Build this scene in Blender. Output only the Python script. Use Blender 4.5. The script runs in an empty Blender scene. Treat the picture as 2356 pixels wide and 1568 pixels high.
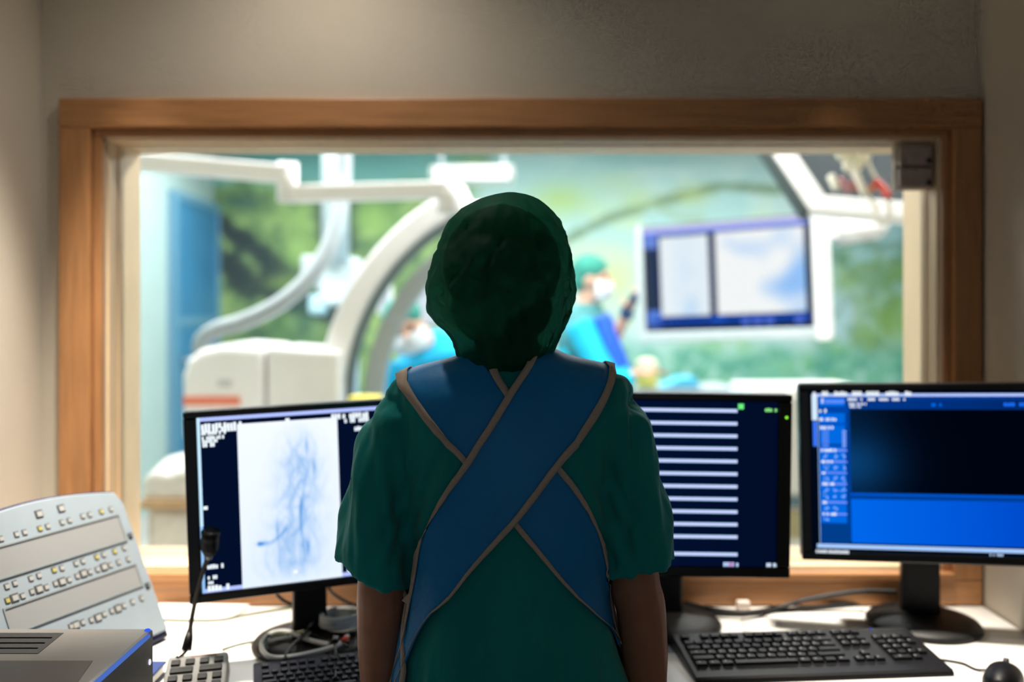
import bpy, math, random
import numpy as np
from mathutils import Vector, Matrix, noise
from mathutils.bvhtree import BVHTree

random.seed(7)
SC = bpy.context.scene
COL = SC.collection

# ------------------------------------------------------------------ camera
F = 2036.0            # focal length in pixels of the 2356 wide frame
CAMZ = 1.41
HX, HY = 1178.0, 715.0
cam = bpy.data.cameras.new('camera')
cam.sensor_width = 36.0
cam.lens = 36.0 * F / 2356.0
cam.shift_y = -(784.0 - HY) / 2356.0
cam.clip_start = 0.05
cam.dof.use_dof = True
cam.dof.focus_distance = 1.33
cam.dof.aperture_fstop = 1.35
camo = bpy.data.objects.new('camera', cam)
camo.location = (0, 0, CAMZ)
camo.rotation_euler = (math.pi / 2, 0, 0)
COL.objects.link(camo)
SC.camera = camo

# ------------------------------------------------------------------ world, lamps, exposure
w = bpy.data.worlds.new('world')
SC.world = w
w.use_nodes = True
w.node_tree.nodes['Background'].inputs[0].default_value = (0.62, 0.68, 0.75, 1)
w.node_tree.nodes['Background'].inputs[1].default_value = 0.27
SC.view_settings.view_transform = 'Standard'
SC.view_settings.look = 'None'
SC.view_settings.gamma = 1.0
SC.view_settings.exposure = 0.0
SC.view_settings.use_curve_mapping = False
SC.cycles.use_denoising = True
SC.cycles.use_adaptive_sampling = True
SC.cycles.adaptive_threshold = 0.055
SC.cycles.adaptive_min_samples = 10
SC.cycles.max_bounces = 5
SC.cycles.diffuse_bounces = 3
SC.cycles.glossy_bounces = 2
SC.cycles.transmission_bounces = 2
SC.cycles.transparent_max_bounces = 6
SC.cycles.caustics_reflective = False
SC.cycles.caustics_refractive = False

def lamp(name, kind, loc, energy, color, size=None, size_y=None, rot=(0, 0, 0), spot=None, blend=1.0, radius=0.05):
    l = bpy.data.lights.new(name, kind)
    l.energy = energy
    l.color = color
    if kind == 'AREA':
        l.shape = 'RECTANGLE'
        l.size = size
        l.size_y = size_y or size
    if kind == 'SPOT':
        l.spot_size = spot
        l.spot_blend = blend
        l.shadow_soft_size = radius
    o = bpy.data.objects.new(name, l)
    o.location = loc
    o.rotation_euler = rot
    COL.objects.link(o)
    return o

CEIL_OR = 2.85
CEIL_CR = 2.5
OR_LAMPS = [(-1.5, 3.6), (0.2, 3.6), (1.9, 3.6), (-1.5, 6.0), (0.2, 6.0), (1.9, 6.0)]
for (lx, ly) in OR_LAMPS:
    lamp('operating_ceiling_light', 'AREA', (lx, ly, CEIL_OR - 0.03), 57, (1.0, 0.98, 0.97), 1.15, 0.55)
DOWN = [(-0.40, 1.64, 19, 138, 1.0), (0.72, 1.79, 300, 31, 1.0), (-0.82, 1.77, 420, 37, 1.0)]
for (lx, ly, e, sp, bl) in DOWN:
    lamp('ceiling_downlight_beam', 'SPOT', (lx, ly, CEIL_CR - 0.03), e, (1.0, 0.91, 0.80), spot=math.radians(sp), blend=bl, radius=0.04)

# ------------------------------------------------------------------ helpers
def lin(c):
    out = []
    for v in c[:3]:
        v = v / 255.0
        out.append(v / 12.92 if v <= 0.04045 else ((v + 0.055) / 1.055) ** 2.4)
    return tuple(out)

MATS = {}
def mat(name, rgb, rough=0.6, metal=0.0, vary=0.06, scale=30.0, bump=0.0, bscale=None, stretch=None, spec=0.5, sheen=0.0, coat=0.0):
    """a node material: colour broken up by a little noise, optional fine relief"""
    if name in MATS:
        return MATS[name]
    m = bpy.data.materials.new(name)
    m.use_nodes = True
    nt = m.node_tree
    b = nt.nodes['Principled BSDF']
    c = lin(rgb)
    tc = nt.nodes.new('ShaderNodeTexCoord')
    mp = nt.nodes.new('ShaderNodeMapping')
    nt.links.new(tc.outputs['Object'], mp.inputs[0])
    if stretch:
        mp.inputs['Scale'].default_value = stretch
    nz = nt.nodes.new('ShaderNodeTexNoise')
    nz.inputs['Scale'].default_value = scale
    nz.inputs['Detail'].default_value = 4
    nt.links.new(mp.outputs[0], nz.inputs['Vector'])
    rp = nt.nodes.new('ShaderNodeValToRGB')
    rp.color_ramp.elements[0].position = 0.3
    rp.color_ramp.elements[1].position = 0.7
    rp.color_ramp.elements[0].color = tuple(max(0, v * (1 - vary)) for v in c) + (1,)
    rp.color_ramp.elements[1].color = tuple(min(1, v * (1 + vary)) for v in c) + (1,)
    nt.links.new(nz.outputs['Fac'], rp.inputs[0])
    nt.links.new(rp.outputs[0], b.inputs['Base Color'])
    b.inputs['Roughness'].default_value = rough
    b.inputs['Metallic'].default_value = metal
    b.inputs['Specular IOR Level'].default_value = spec
    b.inputs['Coat Weight'].default_value = coat
    b.inputs['Sheen Weight'].default_value = sheen
    if bump:
        n2 = nt.nodes.new('ShaderNodeTexNoise')
        n2.inputs['Scale'].default_value = bscale or scale * 3
        n2.inputs['Detail'].default_value = 5
        nt.links.new(mp.outputs[0], n2.inputs['Vector'])
        bp = nt.nodes.new('ShaderNodeBump')
        bp.inputs['Strength'].default_value = bump
        bp.inputs['Distance'].default_value = 0.01
        nt.links.new(n2.outputs['Fac'], bp.inputs['Height'])
        nt.links.new(bp.outputs[0], b.inputs['Normal'])
    MATS[name] = m
    return m

def mat_emit(name, rgb, strength=1.0):
    if name in MATS:
        return MATS[name]
    m = bpy.data.materials.new(name)
    m.use_nodes = True
    nt = m.node_tree
    nt.nodes.remove(nt.nodes['Principled BSDF'])
    e = nt.nodes.new('ShaderNodeEmission')
    e.inputs[0].default_value = lin(rgb) + (1,)
    e.inputs[1].default_value = strength
    nt.links.new(e.outputs[0], nt.nodes['Material Output'].inputs[0])
    m.cycles.emission_sampling = 'NONE'
    MATS[name] = m
    return m

def mat_attr(name, emit, strength=1.0, rough=0.7):
    """colour from the print / picture attribute: emission for screens, diffuse for a wall print"""
    if name in MATS:
        return MATS[name]
    m = bpy.data.materials.new(name)
    m.use_nodes = True
    nt = m.node_tree
    a = nt.nodes.new('ShaderNodeVertexColor')
    a.layer_name = 'picture'
    b = nt.nodes['Principled BSDF']
    if emit:
        e = nt.nodes.new('ShaderNodeEmission')
        e.inputs[1].default_value = strength
        nt.links.new(a.outputs[0], e.inputs[0])
        nt.links.new(e.outputs[0], nt.nodes['Material Output'].inputs[0])
        nt.nodes.remove(b)
        m.cycles.emission_sampling = 'NONE'
    else:
        nt.links.new(a.outputs[0], b.inputs['Base Color'])
        b.inputs['Roughness'].default_value = rough
    MATS[name] = m
    return m

class MB:
    """collects shapes; build() makes them ONE mesh object"""
    def __init__(self):
        self.v = []
        self.f = []
        self.c = None
    def add(self, vs, fs):
        o = len(self.v)
        self.v += [Vector(p) for p in vs]
        self.f += [tuple(i + o for i in f) for f in fs]
        return self
    def box(self, c, s, rot=None):
        hx, hy, hz = s[0] / 2, s[1] / 2, s[2] / 2
        vs = [Vector((x, y, z)) for x in (-hx, hx) for y in (-hy, hy) for z in (-hz, hz)]
        if rot is not None:
            vs = [rot @ p for p in vs]
        vs = [p + Vector(c) for p in vs]
        return self.add(vs, [(0, 1, 3, 2), (4, 6, 7, 5), (0, 4, 5, 1), (2, 3, 7, 6), (0, 2, 6, 4), (1, 5, 7, 3)])
    def box2(self, a, b):
        return self.box([(a[i] + b[i]) / 2 for i in range(3)], [abs(b[i] - a[i]) for i in range(3)])
    def rings(self, rings, cap=True, closed=False):
        o = len(self.v)
        n = len(rings[0])
        for r in rings:
            self.v += [Vector(p) for p in r]
        m = len(rings)
        for i in range(m if closed else m - 1):
            j = (i + 1) % m
            for k in range(n):
                k2 = (k + 1) % n
                self.f.append((o + i * n + k, o + i * n + k2, o + j * n + k2, o + j * n + k))
        if cap and not closed:
            self.f.append(tuple(o + k for k in range(n))[::-1])
            self.f.append(tuple(o + (m - 1) * n + k for k in range(n)))
        return self
    def tube(self, path, r, n=10, cap=True, flat=1.0):
        path = [Vector(p) for p in path]
        rs = r if isinstance(r, (list, tuple)) else [r] * len(path)
        out = []
        ref = Vector((0, 0, 1))
        for i, p in enumerate(path):
            t = (path[min(i + 1, len(path) - 1)] - path[max(i - 1, 0)])
            t.normalize()
            if i == 0:
                if abs(t.dot(ref)) > 0.9:
                    ref = Vector((1, 0, 0))
                a = ref - t * ref.dot(t)
            else:
                a = a - t * a.dot(t)
            a.normalize()
            b = t.cross(a)
            out.append([p + (a * math.cos(q) * flat + b * math.sin(q)) * rs[i] for q in [2 * math.pi * k / n for k in range(n)]])
        return self.rings(out, cap)
    def cyl(self, p0, p1, r0, r1=None, n=24):
        return self.tube([p0, p1], [r0, r0 if r1 is None else r1], n)
    def ell(self, c, r, rot=None, nu=16, nv=10):
        rings = []
        for i in range(1, nv):
            th = math.pi * i / nv
            ring = []
            for k in range(nu):
                q = 2 * math.pi * k / nu
                p = Vector((r[0] * math.sin(th) * math.cos(q), r[1] * math.sin(th) * math.sin(q), -r[2] * math.cos(th)))
                if rot is not None:
                    p = rot @ p
                ring.append(p + Vector(c))
            rings.append(ring)
        o = len(self.v)
        self.rings(rings, cap=False)
        a = Vector((0, 0, -r[2])); b = Vector((0, 0, r[2]))
        if rot is not None:
            a = rot @ a; b = rot @ b
        self.v += [a + Vector(c), b + Vector(c)]
        ia, ib = len(self.v) - 2, len(self.v) - 1
        for k in range(nu):
            k2 = (k + 1) % nu
            self.f.append((ia, o + k2, o + k))
            self.f.append((ib, o + (nv - 2) * nu + k, o + (nv - 2) * nu + k2))
        return self
    def lathe(self, c, prof, n=32, sx=1.0, sy=1.0):
        rings = [[(c[0] + r * sx * math.cos(2 * math.pi * k / n), c[1] + r * sy * math.sin(2 * math.pi * k / n), c[2] + z) for k in range(n)] for (r, z) in prof]
        return self.rings(rings, True)
    def prism(self, poly, off):
        """poly: 3D points of one face, off: vector to the opposite face"""
        n = len(poly)
        off = Vector(off)
        vs = [Vector(p) for p in poly] + [Vector(p) + off for p in poly]
        fs = [tuple(range(n)), tuple(range(2 * n - 1, n - 1, -1))]
        fs += [(i, i + n, (i + 1) % n + n, (i + 1) % n) for i in range(n)]
        return self.add(vs, fs)
    def rot_about(self, M):
        self.v = [M @ p for p in self.v]
        return self
    def build(self, name, m, parent=None, smooth=False, bevel=0.0, seg=2, world=True, loc=None, auto=False):
        me = bpy.data.meshes.new(name)
        off = Vector((0, 0, 0))
        if parent is not None and world:
            off = OFF.get(parent.name, Vector((0, 0, 0)))
        elif parent is None and loc is not None:
            off = Vector(loc)
        me.from_pydata([tuple(p - off) for p in self.v], [], self.f)
        me.validate()
        fix_normals(me)
        o = bpy.data.objects.new(name, me)
        COL.objects.link(o)
        if m is not None:
            me.materials.append(m)
        if parent is not None:
            o.parent = parent
            OFF[o.name] = off
        else:
            o.location = off
            OFF[o.name] = off
        if smooth:
            me.polygons.foreach_set('use_smooth', [True] * len(me.polygons))
        if bevel:
            b = o.modifiers.new('bevel', 'BEVEL')
            b.width = bevel
            b.segments = seg
            b.limit_method = 'ANGLE'
            b.angle_limit = math.radians(40)
        return o

import bmesh
def fix_normals(me):
    bm = bmesh.new()
    bm.from_mesh(me)
    bmesh.ops.recalc_face_normals(bm, faces=bm.faces)
    bm.to_mesh(me)
    bm.free()

OFF = {}
def tag(o, label, cat, group=None):
    o['label'] = label
    o['category'] = cat
    if group:
        o['group'] = group
    return o
def thing(name, label, cat, loc=(0, 0, 0), yaw=0.0, group=None):
    o = bpy.data.objects.new(name, None)
    o.empty_display_size = 0.05
    COL.objects.link(o)
    o.location = loc
    o.rotation_euler = (0, 0, yaw)
    OFF[o.name] = Vector(loc)
    return tag(o, label, cat, group)
def struct(o):
    o['kind'] = 'structure'
    return o

def P(px, py, d):
    return Vector(((px - HX) / F * d, d, CAMZ - (py - HY) / F * d))
DESKZ = 0.75
def PD(px, py, lift=0.0):
    """where the sight line through a pixel meets the desk top (plus lift)"""
    d = (CAMZ - DESKZ - lift) * F / (py - HY)
    return P(px, py, d)
def on_plane(px, py, o, n):
    dr = Vector(((px - HX) / F, 1.0, -(py - HY) / F))
    c = Vector((0, 0, CAMZ))
    t = (Vector(o) - c).dot(n) / dr.dot(n)
    return c + dr * t
def spline(pts, n=8):
    pts = [Vector(p) for p in pts]
    out = []
    for i in range(len(pts) - 1):
        p0 = pts[max(i - 1, 0)]; p1 = pts[i]; p2 = pts[i + 1]; p3 = pts[min(i + 2, len(pts) - 1)]
        for k in range(n):
            t = k / n
            out.append(0.5 * ((2 * p1) + (p2 - p0) * t + (2 * p0 - 5 * p1 + 4 * p2 - p3) * t * t + (3 * p1 - p0 - 3 * p2 + p3) * t ** 3))
    out.append(pts[-1])
    return out
def interp(x, tab):
    xs = [t[0] for t in tab]
    return [float(np.interp(x, xs, [t[k] for t in tab])) for k in range(1, len(tab[0]))]

# ------------------------------------------------------------------ materials
M_WALL = mat('painted_wall', (205, 196, 180), 0.85, vary=0.02, scale=6, bump=0.06, bscale=180)
M_WALLOR = mat('pale_blue_wall', (156, 182, 182), 0.7, vary=0.03, scale=4, bump=0.03, bscale=150)
M_CEIL = mat('white_ceiling', (225, 224, 218), 0.9, vary=0.02)
M_FLOOR = mat('grey_vinyl', (120, 122, 124), 0.5, vary=0.08, scale=60)
M_FLOOROR = mat('pale_grey_vinyl', (168, 170, 168), 0.4, vary=0.06, scale=50)
M_WOOD = mat('beech_frame', (180, 128, 82), 0.45, vary=0.16, scale=5, stretch=(1.5, 6, 22), bump=0.05, bscale=40)
M_WOODV = mat('beech_frame_upright', (180, 128, 82), 0.45, vary=0.16, scale=5, stretch=(22, 6, 1.5), bump=0.05, bscale=40)
M_LINING = mat('pale_beech_lining', (248, 218, 176), 0.5, vary=0.05, scale=4, stretch=(12, 4, 1.5))
M_DESK = mat('white_laminate', (238, 236, 230), 0.35, vary=0.015, scale=20)
M_BLACK = mat('black_plastic', (9, 9, 10), 0.45, spec=0.3, vary=0.15, scale=90, bump=0.03, bscale=600)
M_BLACKG = mat('black_gloss_plastic', (8, 8, 9), 0.22, vary=0.1)
M_STANDG = mat('charcoal_plastic', (26, 25, 24), 0.5, spec=0.35, vary=0.12, scale=60, bump=0.03, bscale=500)
M_DGREY = mat('dark_grey_plastic', (62, 62, 62), 0.5, vary=0.1)
M_LGREY = mat('light_grey_plastic', (176, 188, 196), 0.45, vary=0.03, scale=20)
M_GREY = mat('warm_grey_plastic', (122, 119, 114), 0.42, vary=0.04, scale=20)
M_NAVY = mat('navy_plastic', (24, 32, 66), 0.45, vary=0.1)
M_WHITE = mat('white_plastic', (236, 236, 232), 0.4, vary=0.02)
M_OFFW = mat('off_white_enamel', (246, 246, 245), 0.35, vary=0.02, scale=8)
M_PAPER = mat('paper', (242, 240, 234), 0.8, vary=0.02)
M_CABLE = mat('black_cable', (20, 20, 20), 0.5, vary=0.1)
M_WCABLE = mat('grey_white_cable', (205, 205, 198), 0.45, vary=0.05)
M_GCABLE = mat('olive_cable', (86, 92, 60), 0.5, vary=0.08)
M_SCRUB = mat('green_scrub_cotton', (14, 150, 146), 0.85, vary=0.10, scale=14, bump=0.45, bscale=16, stretch=(1.0, 1.0, 0.32), sheen=0.15, spec=0.2)
M_APRON = mat('blue_lead_apron', (14, 136, 208), 0.5, vary=0.06, scale=9, bump=0.05, bscale=60, spec=0.35)
M_TRIM = mat('taupe_binding_tape', (196, 178, 162), 0.75, vary=0.08, scale=200, bump=0.1, bscale=1500)
M_SKIN = mat('skin', (176, 120, 92), 0.5, vary=0.08, scale=40, bump=0.05, bscale=300)
M_HAIR = mat('dark_brown_hair', (34, 24, 18), 0.5, vary=0.3, scale=120, stretch=(1, 1, 0.1), bump=0.3, bscale=300)
M_STEEL = mat('brushed_steel', (190, 192, 192), 0.25, metal=1.0, vary=0.05, scale=80, stretch=(1, 20, 1))

# ------------------------------------------------------------------ the setting
WY0, WY1 = 2.00, 2.17           # window wall, front and back face
WXL, WXR = -0.9214, 0.9695      # opening
WZB, WZT = 0.8255, 1.802
XL, XR = -1.064, 1.058          # side walls of the control room
ORL, ORR, ORB = -2.53, 4.6, 7.5
b = MB()
b.box2((ORL - 0.1, WY0, 0), (WXL, WY1, 2.95)).box2((WXR, WY0, 0), (ORR + 0.1, WY1, 2.95))
b.box2((WXL, WY0, 0), (WXR, WY1, WZB)).box2((WXL, WY0, WZT), (WXR, WY1, 2.95))
wall_front = struct(b.build('wall_front', M_WALL))
struct(MB().box2((XL - 0.1, -1.6, 0), (XL, WY0, CEIL_CR + 0.1)).build('wall_left', M_WALL))
struct(MB().box2((XR, -1.6, 0), (XR + 0.1, WY0, CEIL_CR + 0.1)).build('wall_right', M_WALL))
struct(MB().box2((XL, -1.6, CEIL_CR), (XR, WY0, CEIL_CR + 0.1)).build('ceiling', M_CEIL))
struct(MB().box2((XL - 0.1, -1.6, -0.1), (XR + 0.1, WY0, 0)).build('floor', M_FLOOR))
struct(MB().box2((ORL - 0.1, WY0, -0.1), (ORR + 0.1, ORB + 0.1, 0)).build('floor_operating', M_FLOOROR))
struct(MB().box2((ORL, WY1, CEIL_OR), (ORR, ORB, CEIL_OR + 0.1)).build('ceiling_operating', M_CEIL))
struct(MB().box2((ORL - 0.1, WY1, 0), (ORL, ORB + 0.1, CEIL_OR + 0.1)).build('wall_operating_left', M_WALLOR))
struct(MB().box2((ORR, WY1, 0), (ORR + 0.1, ORB + 0.1, CEIL_OR + 0.1)).build('wall_operating_right', M_WALLOR))
wall_far = struct(MB().box2((ORL, ORB, 0), (ORR, ORB + 0.1, CEIL_OR + 0.1)).build('wall_operating_far', M_WALLOR))

# the printed tree mural covering the far wall (a flat print)
def build_mural():
    X0, X1, Z0, Z1 = ORL + 0.005, ORR - 0.005, 0.0, CEIL_OR - 0.002
    st = 0.022
    nx, nz = int((X1 - X0) / st), int((Z1 - Z0) / st)
    xs = np.linspace(X0, X1, nx); zs = np.linspace(Z0, Z1, nz)
    gx, gz = np.meshgrid(xs, zs)
    u = HX + gx / ORB * F
    v = HY - (gz - CAMZ) / ORB * F
    def fbm(sx, sy, seed, octs=4):
        rs = np.random.RandomState(seed)
        out = np.zeros_like(u); amp = 1.0; tot = 0
        for o in range(octs):
            g = rs.rand(64, 64)
            a = (u / sx * 2 ** o) % 63; c = (v / sy * 2 ** o) % 63
            ia, ic = a.astype(int), c.astype(int)
            fa, fc = a - ia, c - ic
            fa = fa * fa * (3 - 2 * fa); fc = fc * fc * (3 - 2 * fc)
            i2, c2 = (ia + 1) % 64, (ic + 1) % 64
            out += amp * ((g[ic, ia] * (1 - fa) + g[ic, i2] * fa) * (1 - fc) + (g[c2, ia] * (1 - fa) + g[c2, i2] * fa) * fc)
            tot += amp; amp *= 0.5
        return out / tot
    def sm(a, b, x):
        t = np.clip((x - a) / (b - a), 0, 1)
        return t * t * (3 - 2 * t)
    col = np.zeros(u.shape + (3,))
    def mix(mask, rgb):
        m = np.clip(mask, 0, 1)[..., None]
        col[:] = col * (1 - m) + np.array(rgb, float) * m
    def blob(cx, cy, rx, ry, rgb, k=1.0, soft=1.0):
        q = ((u - cx) / rx) ** 2 + ((v - cy) / ry) ** 2
        mix(k * np.exp(-q * soft), rgb)
    def stroke(pts, wd, rgb, k=1.0):
        dmin = np.full(u.shape, 1e9)
        for (ax, ay), (bx, by) in zip(pts[:-1], pts[1:]):
            dx, dy = bx - ax, by - ay
            t = np.clip(((u - ax) * dx + (v - ay) * dy) / (dx * dx + dy * dy), 0, 1)
            dmin = np.minimum(dmin, np.hypot(u - ax - t * dx, v - ay - t * dy))
        dmin = dmin + (n1 - 0.5) * wd * 0.9
        mix(k * (1 - sm(wd * 0.45, wd * 0.8, dmin)), rgb)
    n1 = fbm(34, 30, 1); n2 = fbm(80, 70, 2); n3 = fbm(20, 20, 3); n4 = fbm(140, 90, 4)
    col[:] = (186, 216, 214)                                         # hazy sky
    mix(sm(0.45, 0.65, n4) * 0.7, (160, 204, 206))
    mix(sm(0.5, 0.66, n2) * (u > 1150) * 0.55 * sm(420, 520, v), (196, 220, 172))
    # dense green crown on the left
    left = 1 - sm(1000, 1130, u + (n2 - 0.5) * 160)
    mix(left, (114, 146, 94))
    mix(left * sm(0.46, 0.62, n1), (144, 176, 110))
    mix(left * sm(0.55, 0.75, n2), (92, 132, 84))
    mix(left * sm(0.56, 0.72, n3) * 0.7, (72, 108, 80))
    dark = (40, 58, 62)
    stroke([(430, 470), (520, 520), (580, 570), (640, 622), (720, 640)], 34, dark, 0.95)
    stroke([(440, 570), (520, 610), (580, 650), (660, 676), (760, 720)], 52, dark, 0.95)
    stroke([(735, 440), (745, 520), (770, 640)], 30, (58, 80, 70), 0.9)
    stroke([(815, 470), (800, 560), (760, 660)], 26, (58, 80, 70), 0.85)
    blob(560, 464, 48, 16, (60, 98, 92), 0.9)
    blob(700, 740, 30, 60, (60, 100, 86), 0.8)
    blob(600, 766, 30, 20, (66, 100, 80), 0.8)
    blob(690, 590, 40, 40, (150, 190, 108), 0.7); blob(860, 500, 50, 40, (150, 192, 104), 0.8); blob(655, 650, 50, 20, (146, 178, 98), 0.7)
    blob(690, 520, 30, 60, (146, 186, 108), 0.6)
    mix((1 - sm(405, 440, v + (n2 - 0.5) * 50)) * (1 - sm(1000, 1120, u)), (124, 184, 180))
    mix((1 - sm(380, 432, v)) * (1 - sm(900, 1000, u)) * 0.4, (100, 166, 164))
    # pale foliage, branch and water towards the right
    blob(1290, 460, 70, 40, (168, 200, 128), 0.85); blob(1420, 420, 60, 26, (180, 206, 160), 0.5)
    blob(1420, 640, 46, 60, (198, 222, 150), 0.8); blob(1350, 580, 70, 30, (196, 218, 178), 0.7)
    stroke([(1240, 600), (1310, 548), (1400, 502), (1500, 470), (1580, 446), (1660, 428), (1790, 440)], 17, (116, 146, 118), 0.9)
    stroke([(1500, 470), (1560, 500), (1620, 505)], 9, (150, 176, 140), 0.7)
    blob(1590, 450, 40, 30, (178, 198, 130), 0.6); blob(1470, 460, 40, 24, (178, 204, 140), 0.6)
    blob(1510, 372, 120, 14, (128, 184, 184), 0.6)
    r = sm(1850, 1930, u)
    mix(r * 0.9, (150, 192, 200))
    mix(r * sm(0.46, 0.6, n1) * sm(500, 640, v), (112, 152, 88))
    mix(r * sm(0.52, 0.62, n3) * sm(500, 620, v) * 0.85, (72, 122, 96)); mix(r * sm(0.56, 0.66, n2) * 0.7, (182, 212, 224))
    blob(2020, 640, 46, 40, (104, 146, 104), 0.85); blob(1950, 650, 40, 36, (134, 168, 104), 0.7)
    blob(2060, 740, 60, 60, (122, 164, 84), 0.85); blob(1990, 770, 34, 30, (124, 170, 96), 0.7)
    blob(1950, 720, 44, 44, (178, 208, 220), 0.7); blob(1950, 840, 60, 44, (176, 208, 220), 0.7)
    stroke([(1880, 600), (1960, 560), (2080, 570)], 13, (110, 148, 128), 0.7)
    low = sm(770, 840, v + (n2 - 0.5) * 60) * sm(1180, 1300, u)
    mix(low, (116, 184, 158))
    mix(low * sm(0.5, 0.62, n1), (86, 162, 142)); mix(low * sm(0.58, 0.7, n3), (172, 214, 206)); mix(low * sm(0.55, 0.7, n2) * 0.7, (134, 190, 120))
    mix(sm(960, 1040, v), (120, 150, 120))
    c = np.clip(col, 0, 255) / 255.0
    c = np.where(c <= 0.04045, c / 12.92, ((c + 0.055) / 1.055) ** 2.4) * 0.80
    me = bpy.data.meshes.new('mural_print')
    vs = np.stack([gx, np.full_like(gx, ORB - 0.004), gz], -1).reshape(-1, 3)
    idx = np.arange(nx * nz).reshape(nz, nx)
    q = np.stack([idx[:-1, :-1], idx[:-1, 1:], idx[1:, 1:], idx[1:, :-1]], -1).reshape(-1, 4)
    me.from_pydata(vs.tolist(), [], q.tolist())
    at = me.color_attributes.new('picture', 'FLOAT_COLOR', 'POINT')
    at.data.foreach_set('color', np.concatenate([c.reshape(-1, 3), np.ones((nx * nz, 1))], 1).ravel())
    me.materials.append(mat_attr('mural_print', False, rough=0.8))
    o = bpy.data.objects.new('mural_print', me)
    COL.objects.link(o)
    o.parent = wall_far
    o['label'] = 'printed mural of green tree branches and hazy water'
build_mural()

# door in the far room
def build_or_door():
    x = ORL
    root = bpy.data.objects.new('door_1', None); COL.objects.link(root); root.location = (x, 7.0, 0); OFF[root.name] = Vector((x, 7.0, 0)); struct(root)
    mb = mat('blue_door_laminate', (48, 116, 158), 0.5, vary=0.08, scale=3)
    mf = mat('blue_door_frame', (90, 140, 168), 0.5)
    MB().box2((x, 6.56, 0.01), (x + 0.045, 7.46, 2.24)).build('door_leaf', mb, root, bevel=0.004)
    for y0, y1 in ((6.50, 6.56), (7.46, 7.495)):
        MB().box2((x, y0, 0), (x + 0.06, y1, 2.30)).build('door_jamb', mf, root, bevel=0.004)
    MB().box2((x, 6.56, 2.24), (x + 0.06, 7.46, 2.30)).build('door_head', mf, root, bevel=0.004)
    MB().box2((x + 0.045, 6.60, 1.30), (x + 0.052, 7.42, 1.36)).build('door_rail', mf, root)
    h = MB().cyl((x + 0.05, 6.64, 1.04), (x + 0.10, 6.64, 1.04), 0.012).cyl((x + 0.10, 6.64, 1.04), (x + 0.10, 6.76, 1.04), 0.011)
    h.build('door_handle', M_STEEL, root, smooth=True)
build_or_door()

# observation window: casing, lining, pane
def build_window():
    root = bpy.data.objects.new('window_1', None); COL.objects.link(root); root.location = (0.02, WY0, WZB); OFF[root.name] = Vector(root.location); struct(root)
    oxl, oxr, ozt, ozb = -1.0147, 1.053, 1.886, 0.752
    y0 = WY0 - 0.022
    for nm, a, c, m in (('casing_head', (oxl, y0, WZT + 0.018), (oxr, WY0, ozt), M_WOOD), ('casing_apron', (oxl, y0, ozb), (oxr, WY0, WZB - 0.018), M_WOOD),
                        ('casing_stile', (oxl, y0, WZB - 0.018), (WXL - 0.022, WY0, WZT + 0.018), M_WOODV), ('casing_stile', (WXR + 0.018, y0, WZB - 0.018), (oxr, WY0, WZT + 0.018), M_WOODV)):
        MB().box2(a, c).build(nm, m, root, bevel=0.004)
    y1 = WY0 - 0.010   # recessed inner bead, leaves a shadow line
    for nm, a, c, m in (('casing_bead', (WXL - 0.022, y1, WZT), (WXR + 0.018, WY0 + 0.01, WZT + 0.018), M_WOOD), ('casing_bead', (WXL - 0.022, y1 - 0.02, WZB - 0.018), (WXR + 0.018, WY0 + 0.01, WZB), M_WOOD),
                        ('casing_bead', (WXL - 0.022, y1, WZB), (WXL, WY0 + 0.01, WZT), M_WOODV), ('casing_bead', (WXR, y1, WZB), (WXR + 0.018, WY0 + 0.01, WZT), M_WOODV)):
        MB().box2(a, c).build(nm, m, root, bevel=0.003)
    t = 0.006
    yb, yf = WY1 + 0.01, WY0 + 0.01
    MB().box2((WXL, yf, WZT - t), (WXR, yb, WZT)).build('lining_head', M_LINING, root)
    MB().box2((WXL, yf, WZB), (WXR, yb, WZB + t)).build('lining_sill', M_LINING, root)
    MB().box2((WXL, yf, WZB + t), (WXL + t, yb, WZT - t)).build('lining_jamb', M_LINING, root)
    MB().box2((WXR - t, yf, WZB + t), (WXR, yb, WZT - t)).build('lining_jamb', M_LINING, root)
    # glazing stops half way
    g = 0.003
    ys = WY0 + 0.055
    for nm, a, c in (('glazing_stop', (WXL + t, ys, WZT - t - g), (WXR - t, ys + 0.02, WZT - t)), ('glazing_stop', (WXL + t, ys, WZB + t), (WXR - t, ys + 0.02, WZB + t + g)),
                     ('glazing_stop', (WXL + t, ys, WZB + t + g), (WXL + t + g, ys + 0.02, WZT - t - g)), ('glazing_stop', (WXR - t - g, ys, WZB + t + g), (WXR - t, ys + 0.02, WZT - t - g))):
        MB().box2(a, c).build(nm, M_LINING, root, bevel=0.003)
    m = bpy.data.materials.new('window_glass'); m.use_nodes = True
    nt = m.node_tree
    nt.nodes.remove(nt.nodes['Principled BSDF'])
    tr = nt.nodes.new('ShaderNodeBsdfTransparent'); tr.inputs[0].default_value = (0.97, 0.98, 0.975, 1)
    gl = nt.nodes.new('ShaderNodeBsdfGlossy'); gl.inputs['Roughness'].default_value = 0.02
    fr = nt.nodes.new('ShaderNodeFresnel'); fr.inputs[0].default_value = 1.45
    mx = nt.nodes.new('ShaderNodeMixShader')
    nt.links.new(fr.outputs[0], mx.inputs[0]); nt.links.new(tr.outputs[0], mx.inputs[1]); nt.links.new(gl.outputs[0], mx.inputs[2])
    nt.links.new(mx.outputs[0], nt.nodes['Material Output'].inputs[0])
    MB().box2((WXL + t, ys + 0.022, WZB + t), (WXR - t, ys + 0.030, WZT - t)).build('glass_pane', m, root)
build_window()

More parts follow.
